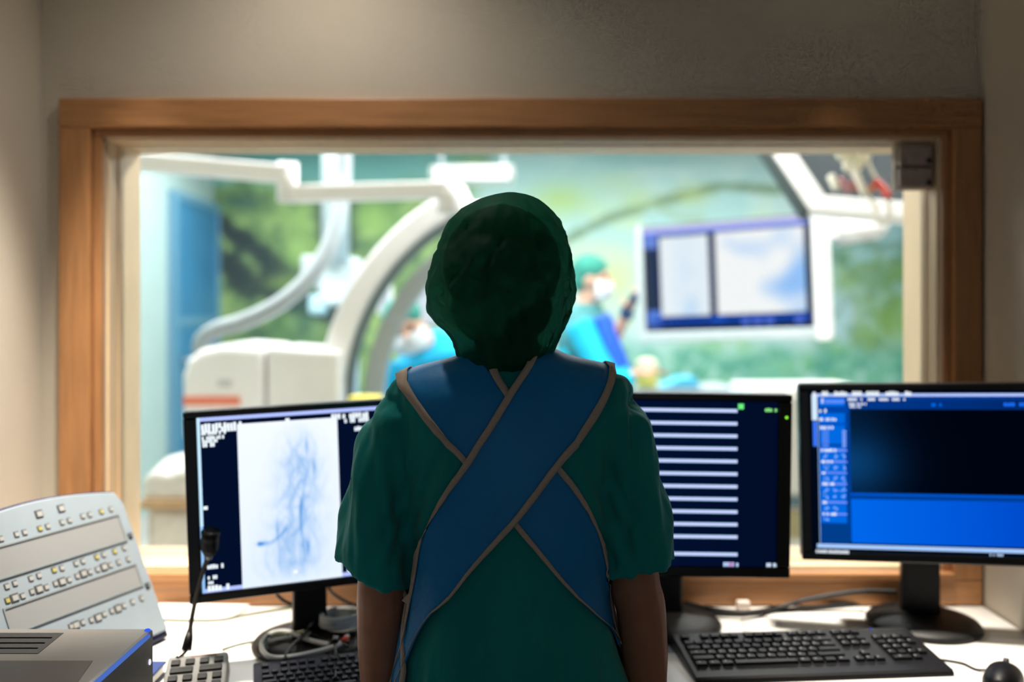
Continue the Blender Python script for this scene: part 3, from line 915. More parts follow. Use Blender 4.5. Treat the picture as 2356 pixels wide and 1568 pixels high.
# ---- the two people in the operating room
def gowned(name, label, hc, face, up, sh_l, sh_r, hips, arms, gown_mat, cap_mat, collar=None, gloves=None, sleeve_mat=None, torso_r=(0.20, 0.13)):
    hips = Vector(hips); sh_l = Vector(sh_l); sh_r = Vector(sh_r); hc = Vector(hc)
    mid = (sh_l + sh_r) / 2
    ac = (sh_r - sh_l).normalized()
    loc = Vector((hips.x, hips.y, 0))
    B = MB()
    head(B, hc, face, 1.0, up)
    B.tube([mid - Vector((0, 0, 0.04)), mid.lerp(hc, 0.45), hc], [0.06, 0.052, 0.05], 14)
    B.tube([hips, hips.lerp(mid, 0.5), mid.lerp(hips, 0.1)], [0.13, 0.12, 0.11], 18)
    G = MB()
    def ringat(c, a, rx, ry, n=28):
        fw = Vector((0, 0, 1)).cross(a).normalized()
        return [c + a * math.cos(t) * rx + fw * math.sin(t) * ry for t in [2 * math.pi * k / n for k in range(n)]]
    base = Vector((hips.x, hips.y, 0.32))
    G.rings([ringat(base, ac, 0.24, 0.20), ringat(hips.lerp(base, 0.4), ac, 0.225, 0.18), ringat(hips, ac, torso_r[0], 0.155), ringat(hips.lerp(mid, 0.5), ac, torso_r[0] * 0.95, torso_r[1]),
             ringat(hips.lerp(mid, 0.85), ac, torso_r[0] * 1.0, torso_r[1]), ringat(hips.lerp(mid, 0.98), ac, 0.15, 0.09), ringat(mid + (mid - hips).normalized() * 0.05, ac, 0.06, 0.06)])
    for path in arms:
        path = [Vector(p) for p in path]
        B.tube(path, [0.046, 0.040, 0.026], 14)
        dirv = (path[2] - path[1]).normalized()
        sd = dirv.cross(Vector((0, 0, 1)))
        if sd.length < 0.1:
            sd = Vector((1, 0, 0))
        hand(B, path[2], dirv, sd, Vector((0, 0, -1)) if abs(dirv.z) < 0.8 else Vector((0, 1, 0)))
    for q in (-1, 1):
        B.tube([hips + ac * q * 0.09, hips * 0.5 + ac * q * 0.1 + Vector((hips.x * 0.5, hips.y * 0.5, 0)) * 1.0, Vector((hips.x, hips.y, 0.06)) + ac * q * 0.1], [0.09, 0.065, 0.04], 12)
        B.ell(Vector((hips.x, hips.y, 0.035)) + ac * q * 0.1 + Vector((face[0], face[1], 0)).normalized() * 0.05, (0.05, 0.10, 0.034))
    body = mesh_obj(remesh_obj(B, 0.008, 2), name, mat('fair_skin', (232, 180, 154), 0.55), None, loc)
    tag(body, label, 'person', 'masked staff in the operating room')
    eyes(hc, face, body, 1.0, up)
    gm = remesh_obj(G, 0.012, 3)
    displace(gm, lambda p: 0.010 * nz(p[0] * 9, p[1] * 9, p[2] * 4))
    mesh_obj(gm, 'gown', gown_mat, body)
    for k, path in enumerate(arms):
        path = [Vector(p) for p in path]
        full = k == 0 or not sleeve_mat
        S_ = MB().tube(spline([path[0], path[1], path[1].lerp(path[2], 0.75)] if full else [path[0], path[0].lerp(path[1], 0.5), path[1]], 5), [float(x) for x in np.linspace(0.074, 0.052, 11)], 16)
        sm_ = remesh_obj(S_, 0.010, 2)
        mesh_obj(sm_, 'sleeve', (sleeve_mat or gown_mat) if k else gown_mat, body)
    # cap, mask
    face = Vector(face).normalized(); upv = Vector(up); upv = (upv - face * upv.dot(face)).normalized(); rt = face.cross(upv)
    R = Matrix((rt, face, upv)).transposed()
    C = MB().ell(hc - face * 0.016 + upv * 0.045, (0.090, 0.100, 0.082), R, 20, 12)
    C.ell(hc - face * 0.055 - upv * 0.005, (0.075, 0.055, 0.075), R, 16, 10)
    mesh_obj(remesh_obj(C, 0.008, 2), 'surgical_cap', cap_mat, body)
    mk = []
    for i in range(9):
        v = i / 8
        row = []
        for j in range(13):
            a = math.radians(-72 + 144 * j / 12)
            r = 0.098 + 0.010 * math.sin(math.pi * v)
            row.append(hc + rt * math.sin(a) * r * 0.80 + face * math.cos(a) * (r + 0.010 * math.sin(math.pi * v)) + upv * (-0.012 - 0.095 * v))
        mk.append(row)
    n = 13
    MB().add([p for r in mk for p in r], [(i * n + j, i * n + j + 1, (i + 1) * n + j + 1, (i + 1) * n + j) for i in range(8) for j in range(12)]).build('face_mask', mat('mask_paper', (236, 242, 246), 0.8), body, smooth=True).modifiers.new('t', 'SOLIDIFY').thickness = 0.004
    if collar:
        K = MB().rings([ringat(mid - Vector((0, 0, 0.24)), ac, torso_r[0] * 1.03, torso_r[1] * 1.12), ringat(mid - Vector((0, 0, 0.08)), ac, torso_r[0] * 1.06, torso_r[1] * 1.12), ringat(mid - Vector((0, 0, 0.0)), ac, 0.17, 0.11), ringat(mid + Vector((0, 0, 0.06)), ac, 0.085, 0.085)])
        K.build('shoulder_cover', collar, body, smooth=True)
    if gloves:
        p = Vector(arms[gloves[0]][2]); q = Vector(arms[gloves[0]][1])
        g = MB()
        dirv = (p - q).normalized()
        g.tube([p - dirv * 0.02, p + dirv * 0.02], [0.036, 0.038], 12)
        hand(g, p, dirv, dirv.cross(Vector((0, 0, 1))), (0, 0, -1), 1.1)
        mesh_obj(remesh_obj(g, 0.006, 1), 'glove', gloves[1], body)
    return body
M_GOWN = mat('cyan_gown', (0, 178, 226), 0.8, vary=0.08, scale=8)
M_GOWN2 = mat('turquoise_gown', (0, 184, 214), 0.8, vary=0.14, scale=5)
M_CAPG = mat('green_theatre_cap', (58, 148, 132), 0.85, vary=0.1)
M_VEST = mat('grey_teal_vest', (72, 144, 148), 0.7, vary=0.08)
gowned('person', 'masked person in a cyan gown bending down beside the white C-shaped arm', P(932, 748, 3.95), (0.12, -0.9, -0.28), (-0.30, -0.30, 1), P(900, 820, 4.12), P(1080, 760, 4.16), (-0.26, 4.26, 0.84),
       [(P(908, 838, 4.10), (-0.62, 4.02, 0.98), (-0.52, 3.80, 0.92)), (P(1070, 790, 4.14), (-0.16, 4.00, 0.95), (-0.30, 3.82, 0.90))], M_GOWN, M_CAPG, torso_r=(0.24, 0.15))
gowned('person', 'masked person in profile with blue sleeve, raised gloved hand and turquoise gown', P(1362, 640, 4.6), (1, -0.25, -0.05), (0, 0, 1), P(1322, 725, 4.44), P(1368, 722, 4.82), (0.35, 4.62, 0.90),
       [(P(1330, 745, 4.44), (0.48, 4.36, 1.07), (0.62, 4.38, 1.10)), (P(1378, 738, 4.70), P(1412, 785, 4.62), P(1442, 722, 4.55))], M_GOWN2, M_CAPG, collar=M_VEST, gloves=(1, mat('dark_blue_glove', (40, 80, 130), 0.5)), sleeve_mat=mat('royal_blue_sleeve', (0, 84, 214), 0.7), torso_r=(0.19, 0.13))
pb_ = bpy.data.objects['person.002']
MB().tube(spline([P(1384, 732, 4.46), P(1396, 775, 4.44), P(1408, 815, 4.43), P(1422, 860, 4.42)], 5), [float(x) for x in np.linspace(0.045, 0.075, 16)], 14).build('gown_panel', MATS['royal_blue_sleeve'], pb_, smooth=True)

# ------------------------------------------------------------------ operating room equipment
def build_c_arm():
    d0 = 3.6
    sc = F / d0
    cx, cz = (1283 - HX) / sc, CAMZ - (930 - HY) / sc
    R1, R0 = 553 / sc, 497 / sc
    r = thing('c_arm_imaging_unit', 'large white C-shaped imaging arm with rounded housing and red stripe', 'imaging machine', (-1.04, d0 + 0.2, 0))
    def arc(ra, rb, y0, y1, a0, a1, n=48):
        rings = []
        for i in range(n + 1):
            a = math.radians(a0 + (a1 - a0) * i / n)
            c, s_ = math.cos(a), math.sin(a)
            rings.append([(cx + ra * c, y0, cz + ra * s_), (cx + rb * c, y0, cz + rb * s_), (cx + rb * c, y1, cz + rb * s_), (cx + ra * c, y1, cz + ra * s_)])
        return MB().rings(rings)
    arc(R0, R1, d0, d0 + 0.16, 113, 224).build('arc_beam', M_OFFW, r, bevel=0.015)
    arc(R0 - 0.030, R0 - 0.001, d0 + 0.045, d0 + 0.115, 114, 222).build('arc_channel', mat('grey_channel', (112, 128, 130), 0.5), r)
    arc(R0 - 0.155, R0 - 0.075, d0 + 0.10, d0 + 0.17, 120, 222).build('inner_guide', mat('silver_guide', (176, 188, 190), 0.4), r, bevel=0.008)
    # housing on the left with a curved top
    def hx(px): return (px - HX) / sc
    def hz(py): return CAMZ - (py - HY) / sc
    poly = [(440, 1010), (438, 860), (452, 822), (480, 800), (530, 789), (624, 796), (624, 1010)]
    MB().prism([(hx(a), d0 - 0.10, hz(c)) for a, c in poly], (0, 0.5, 0)).build('housing', M_OFFW, r, bevel=0.03, seg=3)
    poly = [(628, 1010), (628, 797), (700, 802), (790, 806), (790, 1010)]
    MB().prism([(hx(a), d0 - 0.09, hz(c)) for a, c in poly], (0, 0.48, 0)).build('housing', M_OFFW, r, bevel=0.012, seg=2)
    MB().box2((hx(443), d0 - 0.106, hz(926)), (hx(570), d0 - 0.098, hz(906))).build('red_stripe', mat('red_stripe', (236, 132, 104), 0.5), r)
    MB().box2((hx(520), d0 - 0.104, hz(885)), (hx(552), d0 - 0.099, hz(868))).build('badge', mat('grey_badge', (205, 205, 205), 0.5), r)
    MB().box2((hx(470), d0, 0.0), (hx(770), d0 + 0.36, hz(1005))).build('pedestal', M_OFFW, r, bevel=0.03)
    # tube head and detector at the arc ends
    ea = math.radians(90)
    MB().box((hx(1140), d0 + 0.08, hz(535)), (0.26, 0.30, 0.24)).build('detector', M_OFFW, r, bevel=0.03, seg=3)
    eb = math.radians(222)
    MB().box((cx + (R0 - 0.05) * math.cos(eb), d0 + 0.08, max(0.16, cz + (R0 - 0.05) * math.sin(eb))), (0.34, 0.34, 0.24)).build('tube_head', M_OFFW, r, bevel=0.04, seg=3)
build_c_arm()

def build_patient_table():
    r = thing('operating_table', 'long operating table under a pale blue drape behind the person in scrubs', 'table', (0.3, 3.95, 0))
    MB().box2((-0.75, 3.62, 0.80), (0.86, 3.98, 0.86)).build('table_top', mat('pale_blue_drape', (150, 214, 236), 0.8, vary=0.06, scale=8), r, bevel=0.02)
    MB().box2((0.1, 3.7, 0.06), (0.6, 3.92, 0.80)).build('column', M_OFFW, r, bevel=0.03)
    MB().box2((-0.1, 3.62, 0.0), (0.84, 3.98, 0.07)).build('foot', M_LGREY, r, bevel=0.02)
build_patient_table()

def build_ceiling_column():
    d = 4.3
    top = P(772, 350, d); bot = P(775, 600, d)
    r = thing('ceiling_column', 'pale grey column hanging from the ceiling behind the grey hose', 'ceiling column', (top.x, d, CEIL_OR))
    MB().cyl((top.x, d, CEIL_OR), (top.x, d, bot.z), 0.066).build('shaft', mat('pale_blue_enamel', (196, 214, 220), 0.4), r, smooth=True)
    MB().lathe((top.x, d, CEIL_OR), [(0.16, 0), (0.16, -0.03), (0.08, -0.06)]).build('ceiling_flange', M_OFFW, r, smooth=True)
    MB().prism([P(735, 596, d), P(822, 590, d), P(832, 640, d), P(800, 700, d), P(745, 706, d), P(722, 650, d)], (0, 0.16, 0)).build('joint_housing', mat('pale_blue_enamel', (196, 214, 220), 0.4), r, bevel=0.02)
    MB().box(P(716, 622, d) + Vector((0, 0.05, 0)), (0.10, 0.12, 0.15)).build('control_box', M_LGREY, r, bevel=0.015)
    MB().box(P(728, 700, d) + Vector((0, 0.05, 0)), (0.085, 0.10, 0.10)).build('handle_grip', mat('light_blue_grip', (168, 206, 220), 0.5), r, bevel=0.02)
build_ceiling_column()

hp = [P(*q) for q in ((792, 250, 3.75), (791, 350, 3.72), (788, 430, 3.70), (776, 505, 3.66), (752, 575, 3.62), (708, 642, 3.58), (640, 700, 3.55), (562, 738, 3.55), (500, 757, 3.56), (466, 782, 3.60), (462, 820, 3.66), (468, 860, 3.72))]
hp[0].z = CEIL_OR
h = MB().tube(spline(hp, 8), 0.034, 14).build('cable_hose', mat('grey_corrugated_hose', (164, 176, 182), 0.55, vary=0.06), None, smooth=True, loc=(hp[0].x, hp[0].y, CEIL_OR))
tag(h, 'thick grey cable hose curving from the ceiling down to the white housing', 'hose')

def build_boom():
    d = 3.35
    a, b_, c, e = P(230, 366, d), P(668, 402, d), P(664, 446, d), P(1030, 436, d)
    r = thing('ceiling_boom_arm', 'white jointed ceiling arm running across the top left of the window', 'ceiling arm', (a.x, d, CEIL_OR))
    MB().cyl((a.x, d + 0.02, CEIL_OR), (a.x, d + 0.02, a.z), 0.05).build('hanger', M_OFFW, r, smooth=True)
    def beam(p, q, h):
        t = (q - p).normalized(); u = Vector((0, 1, 0)); v = t.cross(u).normalized()
        mb = MB()
        mb.rings([[x + u * i * 0.045 + v * j * h / 2 for i, j in ((-1, -1), (1, -1), (1, 1), (-1, 1))] for x in (p, q)])
        return mb
    beam(a, b_, 0.066).build('upper_arm', M_OFFW, r, bevel=0.012)
    MB().cyl(b_ + Vector((-0.01, 0, 0.045)), c + Vector((-0.005, 0, -0.03)), 0.040).build('elbow', M_OFFW, r, smooth=True)
    beam(c + Vector((-0.02, 0.01, 0)), e + Vector((0, 0.01, 0)), 0.062).build('fore_arm', M_OFFW, r, bevel=0.012)
    MB().cyl(e + Vector((0, 0.01, 0.04)), e + Vector((0, 0.01, -0.09)), 0.04).build('wrist_joint', M_OFFW, r, smooth=True)
build_boom()

def build_hanging_lamp():
    d = 5.6
    c = P(1088, 408, d)
    r = thing('hanging_lamp', 'bright white box lamp hanging above the person in scrubs', 'lamp', (c.x, d, CEIL_OR))
    MB().box((c.x, d, c.z + 0.012), (0.52, 0.30, 0.085)).build('housing', M_WHITE, r, bevel=0.02)
    MB().box((c.x, d - 0.152, c.z + 0.005), (0.46, 0.012, 0.075)).build('light_panel', mat_emit('lamp_glow', (255, 255, 255), 2.2), r, bevel=0.004)
    for q in (-0.2, 0.2):
        MB().cyl((c.x + q, d, c.z + 0.05), (c.x + q, d, CEIL_OR), 0.012).build('rod', M_LGREY, r, smooth=True)
build_hanging_lamp()

# ---- pictures on screens: a list of flat rectangles, one mesh with a colour per corner
class Picture:
    def __init__(self, o, ux, uy, n):
        self.o, self.ux, self.uy, self.n = Vector(o), Vector(ux), Vector(uy), Vector(n)
        self.v, self.f, self.c, self.k = [], [], [], 0
    def at(self, u, v, lift):
        return self.o + self.ux * u + self.uy * v + self.n * lift
    def rect(self, u0, v0, u1, v1, rgb, rgb2=None, gain=1.0, layer=None):
        self.k += 1
        l = 0.00004 * self.k
        o = len(self.v)
        self.v += [self.at(u0, v0, l), self.at(u1, v0, l), self.at(u1, v1, l), self.at(u0, v1, l)]
        self.f.append((o, o + 1, o + 2, o + 3))
        a = [x * gain for x in lin(rgb)]; b2 = [x * gain for x in lin(rgb2 or rgb)]
        self.c += [a, b2, b2, a]
    def grid(self, u0, v0, u1, v1, nu, nv, fn):
        self.k += 1
        l = 0.00004 * self.k
        o = len(self.v)
        for j in range(nv + 1):
            for i in range(nu + 1):
                s_, t = i / nu, j / nv
                self.v.append(self.at(u0 + (u1 - u0) * s_, v0 + (v1 - v0) * t, l))
                self.c.append(list(lin(fn(s_, t))))
        for j in range(nv):
            for i in range(nu):
                q = o + j * (nu + 1) + i
                self.f.append((q, q + 1, q + nu + 2, q + nu + 1))
    def build(self, name, parent, strength=1.0, world=False):
        me = bpy.data.meshes.new(name)
        off = OFF[parent.name] if world else Vector((0, 0, 0))
        me.from_pydata([tuple(p - off) for p in self.v], [], self.f)
        at = me.color_attributes.new('picture', 'FLOAT_COLOR', 'POINT')
        at.data.foreach_set('color', np.array([c + [1.0] for c in self.c], float).ravel())
        me.materials.append(mat_attr('screen_glow_%g' % strength, True, strength))
        o = bpy.data.objects.new(name, me); COL.objects.link(o); o.parent = parent
        return o

def build_display_boom():
    yaw = math.radians(-26)
    cen = Vector((0.996, 4.17, 1.576))
    w_, h_ = 0.775, 0.505
    r = thing('ceiling_display', 'large ceiling-hung display in a white frame showing two pale X-ray pictures', 'display', cen, yaw)
    roll = Matrix.Rotation(math.radians(-2.2), 3, 'Y')
    def part(mb, name, m, **k):
        mb.v = [roll @ p for p in mb.v]
        return mb.build(name, m, r, world=False, **k)
    part(MB().box((0, 0.04, 0), (w_ + 0.03, 0.06, h_ + 0.02)), 'panel', M_DGREY, bevel=0.008)
    part(MB().box((-w_ / 2 - 0.018, 0.02, -0.01), (0.030, 0.07, h_ + 0.04)), 'frame_side', mat('pale_grey_frame', (188, 200, 202), 0.4), bevel=0.008)
    part(MB().box((0, 0.02, -h_ / 2 - 0.028), (w_ + 0.06, 0.07, 0.050)), 'frame_bottom', MATS['pale_grey_frame'], bevel=0.008)
    part(MB().box((w_ / 2 + 0.052, 0.03, -0.012), (0.072, 0.09, h_ + 0.10)), 'frame_post', M_OFFW, bevel=0.015)
    pc = Picture(roll @ Vector((-w_ / 2, 0.008, h_ / 2)), roll @ Vector((w_, 0, 0)), roll @ Vector((0, 0, -h_)), (0, -1, 0))
    pc.rect(0, 0, 1, 1, (24, 44, 84))
    pc.rect(0, 0.02, 0.06, 0.97, (44, 58, 82)); pc.rect(0.0, 0.02, 0.09, 0.20, (110, 140, 225)); pc.rect(0.01, 0.80, 0.10, 0.95, (90, 130, 225))
    pc.rect(0, 0.0, 1, 0.055, (205, 205, 255)); pc.rect(0.0, 0.05, 1, 0.075, (90, 130, 255))
    def xr1(s_, t):
        k = 0.5 + 0.5 * nz(s_ * 3, t * 4, 1.5)
        g = math.exp(-((s_ - 0.6) / 0.25) ** 2) * (0.4 + 0.6 * t) * k
        return (240 - 50 * g, 248 - 26 * g, 255)
    def xr2(s_, t):
        g = max(0, nz(s_ * 3 + 5, t * 3, 0.3) + (s_ - 0.45) * 1.1)
        g = min(1, g)
        return (252 - 100 * g, 253 - 55 * g, 255)
    pc.grid(0.105, 0.10, 0.41, 0.86, 14, 14, xr1)
    pc.grid(0.455, 0.09, 0.975, 0.86, 20, 16, xr2)
    pc.rect(0.04, 0.885, 1, 0.93, (0, 70, 185)); pc.rect(0.42, 0.885, 0.5, 0.92, (30, 100, 230))
    for u in (0.60, 0.67, 0.74, 0.91):
        pc.rect(u, 0.90, u + 0.045, 0.96, (90, 120, 230))
    pc.build('screen', r, 1.05)
    # white carrier arm and post up to the ceiling
    part(MB().cyl((w_ / 2 + 0.10, 0.22, h_ / 2 - 0.06), (w_ / 2 + 0.26, 0.22, h_ / 2 - 0.045), 0.070).ell((w_ / 2 + 0.26, 0.22, h_ / 2 - 0.045), (0.07, 0.07, 0.07)), 'carrier_arm', M_OFFW, smooth=True)
    part(MB().cyl((w_ / 2 + 0.12, 0.20, h_ / 2 - 0.02), (w_ / 2 + 0.12, 0.20, CEIL_OR - cen.z - 0.02), 0.045), 'ceiling_post', M_OFFW, smooth=True)
    part(MB().box((w_ / 2 + 0.06, 0.13, h_ / 2 - 0.06), (0.10, 0.16, 0.10)), 'bracket', M_OFFW, bevel=0.01)
build_display_boom()

def build_shield():
    BL, BR = P(1862, 482, 3.25), P(2330, 522, 3.05)
    TL = P(1700, 236, 3.55)
    ex = (BR - BL); ey = (TL - BL)
    lx, ly = ex.length, ey.length
    ex.normalize(); ey.normalize()
    n = ex.cross(ey).normalized()          # towards the camera side
    if n.y > 0:
        n = -n
    r = thing('ceiling_framed_panel', 'tilted white framed panel with dark face hanging at the upper right of the window', 'ceiling panel', BL)
    def quad(x0, y0, x1, y1): return [BL + ex * x + ey * y for x, y in ((x0, y0), (x1, y0), (x1, y1), (x0, y1))]
    MB().prism(quad(0.0, 0.0, lx, 0.085), -n * 0.05).build('frame_rail', M_OFFW, r, bevel=0.006)
    MB().prism(quad(0.0, 0.085, 0.095, ly), -n * 0.05).build('frame_stile', M_OFFW, r, bevel=0.006)
    MB().prism(quad(-0.028, -0.0, -0.002, ly), -n * 0.07).build('edge_seal', mat('dark_seal', (52, 66, 66), 0.6), r)
    MB().prism([p - n * 0.02 for p in quad(0.095, 0.085, lx, ly)], -n * 0.02).build('dark_face', mat('grey_gloss_face', (84, 92, 98), 0.15), r)
    mc = mat('ivory_hook_reflection', (226, 222, 206), 0.5)  # shared by the cream hook and the pale reflections shaped as tubes
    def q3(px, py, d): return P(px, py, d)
    for pts, m, rad, nm in (([(1925, 345, 3.05), (1975, 420, 3.0), (2012, 470, 2.95), (2016, 508, 2.92), (2042, 510, 2.92), (2046, 470, 2.94), (2020, 420, 2.98), (1985, 350, 3.04)], mc, 0.006, 'hook_reflection_tube'),  # the cream U-shaped hook
                            ([(1950, 348, 3.03), (1970, 400, 2.99), (1990, 450, 2.96)], mc, 0.012, 'hook_reflection_tube'),  # white streak reflected in the dark face, shaped as a tube
                            ([(1912, 405, 3.02), (1926, 435, 2.99)], mc, 0.014, 'reflection_streak'),  # from here on: coloured reflections in the dark face, modelled as short tubes
                            ([(1934, 412, 3.02), (1952, 440, 2.99)], mat('pink_reflection', (196, 140, 150), 0.5), 0.013, 'reflection_streak'),
                            ([(1958, 420, 3.01), (1970, 440, 2.98)], mat('maroon_reflection', (150, 84, 80), 0.5), 0.010, 'reflection_streak'),
                            ([(2014, 416, 2.97), (2032, 432, 2.95), (2044, 452, 2.93)], mat('red_reflection', (214, 66, 52), 0.5), 0.013, 'reflection_streak'),
                            ([(2000, 436, 2.98), (2012, 428, 2.97)], mat('orange_reflection', (220, 130, 84), 0.5), 0.012, 'reflection_streak')):
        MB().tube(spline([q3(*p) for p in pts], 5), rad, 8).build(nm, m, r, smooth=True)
    for k, (px, py) in enumerate(((1945, 352), (1980, 360), (1962, 380))):
        MB().ell(q3(px, py, 3.02), (0.035, 0.03, 0.028), None, 12, 8).build('reflection_spot', mat('cream_reflection', (228, 224, 200), 0.6), r, smooth=True)  # pale spots of the face's reflections, modelled as small ellipsoids
    a = BL.lerp(BL + ey * ly, 0.9) + ex * 0.5
    MB().cyl(a - n * 0.03, Vector((a.x, a.y, CEIL_OR)), 0.03).build('hanger', M_OFFW, r, smooth=True)
build_shield()

def build_or_side():
    # trolley with folded linen at the left, low in the window
    d = 3.1
    a, b_ = P(322, 1150, d), P(560, 1150, d)
    z0, z1 = 0.0, P(0, 1172, d).z
    r = thing('supply_trolley', 'white supply trolley with a wooden top edge at the lower left of the window', 'trolley', ((a.x + b_.x) / 2, d + 0.2, 0))
    MB().box2((a.x, d, z1), (b_.x, d + 0.45, P(0, 1150, d).z)).build('top_board', mat('light_oak', (214, 178, 134), 0.5, vary=0.1), r, bevel=0.004)
    MB().box2((a.x + 0.02, d + 0.02, 0.08), (b_.x - 0.02, d + 0.43, z1)).build('body', mat('cream_laminate', (226, 214, 196), 0.5), r, bevel=0.004)
    for k in range(2):
        zt = z1 - 0.02 - k * 0.24
        MB().box2((a.x + 0.04, d + 0.005, zt - 0.22), (b_.x - 0.04, d + 0.02, zt)).build('drawer', mat('white_drawer', (238, 230, 218), 0.5), r, bevel=0.004)
    for x in (a.x + 0.05, b_.x - 0.05):
        for y in (d + 0.05, d + 0.40):
            MB().cyl((x - 0.012, y, 0.04), (x + 0.012, y, 0.04), 0.04).build('castor', M_DGREY, r, smooth=True)
    zt = P(0, 1150, d).z
    L = MB()
    rings = []
    for t in np.linspace(0, 1, 9):
        x = a.x - 0.005 + (b_.x - a.x) * t
        hgt = 0.115 * (0.55 + 0.45 * math.sin(math.pi * min(1, 0.15 + t))) + 0.012 * math.sin(t * 17)
        rings.append([(x, d + 0.02, zt), (x, d + 0.40, zt), (x, d + 0.39, zt + hgt), (x, d + 0.2, zt + hgt + 0.015), (x, d + 0.03, zt + hgt - 0.02)])
    L.rings(rings)
    o = L.build('folded_linen', mat('white_linen', (244, 242, 236), 0.9, bump=0.2, bscale=30), None, bevel=0.015, loc=((a.x + b_.x) / 2, d + 0.2, zt))
    tag(o, 'white folded linen heaped on the supply trolley', 'linen')
    # white cabinet in the gap between the middle and right monitors
    d = 3.5
    a, b_ = P(1736, 893, d), P(2010, 893, d)
    r = thing('equipment_cabinet', 'white equipment cabinet seen in the gap between the middle and right monitors', 'cabinet', ((a.x + b_.x) / 2, d + 0.2, 0))
    MB().box2((a.x, d, 0.03), (b_.x, d + 0.4, a.z)).build('body', M_OFFW, r, bevel=0.01)
    MB().box2((a.x + 0.01, d - 0.012, P(0, 1165, d).z), (b_.x - 0.01, d, P(0, 1140, d).z)).build('handle_strip', mat('blue_grey_strip', (96, 124, 138), 0.5), r)
    MB().box2((a.x + 0.01, d - 0.010, P(0, 1240, d).z), (b_.x - 0.01, d, P(0, 1172, d).z)).build('drawer', mat('olive_drawer', (178, 170, 130), 0.6), r)
    MB().box2((a.x + 0.01, d - 0.010, P(0, 1130, d).z), (b_.x - 0.01, d, P(0, 910, d).z)).build('door', M_WHITE, r, bevel=0.004)
    for x in (a.x + 0.05, b_.x - 0.05):
        for y in (d + 0.05, d + 0.35):
            MB().cyl((x, y, 0), (x, y, 0.03), 0.02).build('foot', M_DGREY, r)
    # instrument table with canister and drape
    d = 4.9
    a, b_ = P(1450, 893, d), P(1700, 893, d)
    r = thing('instrument_table', 'grey instrument table right of the person in scrubs', 'table', ((a.x + b_.x) / 2, d + 0.15, 0))
    MB().box2((a.x, d - 0.05, a.z - 0.03), (b_.x, d + 0.40, a.z)).build('table_top', M_LGREY, r, bevel=0.006)
    for x in (a.x + 0.04, b_.x - 0.04):
        for y in (d, d + 0.35):
            MB().cyl((x, y, 0), (x, y, a.z - 0.03), 0.015).build('leg', M_STEEL, r, smooth=True)
    c = P(1488, 893, d + 0.05)
    r = thing('canister', 'yellow canister with a cream lid standing on the instrument table', 'canister', (c.x, c.y, a.z))
    MB().lathe((c.x, c.y, a.z), [(0.052, 0), (0.062, 0.02), (0.062, 0.085), (0.058, 0.10)]).build('body', mat('yellow_plastic', (232, 226, 116), 0.5), r, smooth=True)
    MB().lathe((c.x, c.y, a.z + 0.10), [(0.064, 0), (0.062, 0.03), (0.048, 0.055), (0.02, 0.066)]).build('lid', mat('cream_plastic', (246, 240, 206), 0.5), r, smooth=True)
    e = P(1556, 893, d + 0.05)
    o = MB().prism([(e.x - 0.09, e.y - 0.05, a.z), (e.x + 0.13, e.y - 0.05, a.z), (e.x + 0.10, e.y - 0.05, a.z + 0.06), (e.x + 0.02, e.y - 0.05, a.z + 0.055)], (0, 0.2, 0)).build('blue_wrap', mat('sky_blue_wrap', (88, 196, 234), 0.8, bump=0.2, bscale=25), None, bevel=0.01, loc=(e.x, e.y, a.z))
    tag(o, 'sky blue wrapped bundle beside the yellow canister', 'bundle')
    # yellow pad on the arm's foot, just above the left monitor
    p = P(832, 915, 3.45)
    r = thing('sample_stand', 'slim grey stand behind the left monitor', 'stand', (p.x, p.y, 0))
    MB().cyl((p.x, p.y, 0.02), (p.x, p.y, p.z - 0.03), 0.02).build('pole', M_LGREY, r, smooth=True)
    MB().lathe((p.x, p.y, 0), [(0.14, 0), (0.14, 0.015), (0.03, 0.03)]).build('foot', M_LGREY, r, smooth=True)
    MB().box((p.x, p.y, p.z - 0.025), (0.14, 0.12, 0.012)).build('tray', M_LGREY, r)
    o = MB().box((p.x + 0.015, p.y, p.z - 0.005), (0.12, 0.10, 0.028)).build('yellow_case', mat('yellow_case', (246, 232, 110), 0.5), None, bevel=0.008, loc=(p.x, p.y, p.z - 0.019))
    tag(o, 'small yellow case just above the left monitor', 'case')
    # bright monitor pieces beside the bending person
    for px, py, w_, h_, nm in ((886, 690, 0.055, 0.14, 'left'), (986, 705, 0.13, 0.17, 'right')):
        q = P(px, py, 4.75)
        r = thing('wall_light_box', 'white lit box on a pole, %s of the bending person\'s cap' % nm, 'light box', (q.x, q.y, 0), group='lit boxes behind the bending person')
        MB().box((q.x, q.y, q.z), (w_ + 0.02, 0.05, h_ + 0.02)).build('housing', M_OFFW, r, bevel=0.006)
        MB().box((q.x, q.y - 0.027, q.z), (w_, 0.006, h_)).build('light_panel', mat_emit('soft_lit_panel', (232, 244, 255), 1.0), r)
        MB().cyl((q.x, q.y, 0.0), (q.x, q.y, q.z), 0.014).build('pole', M_LGREY, r, smooth=True)
        MB().lathe((q.x, q.y, 0), [(0.16, 0), (0.16, 0.015), (0.03, 0.03)]).build('foot', M_LGREY, r, smooth=True)
build_or_side()

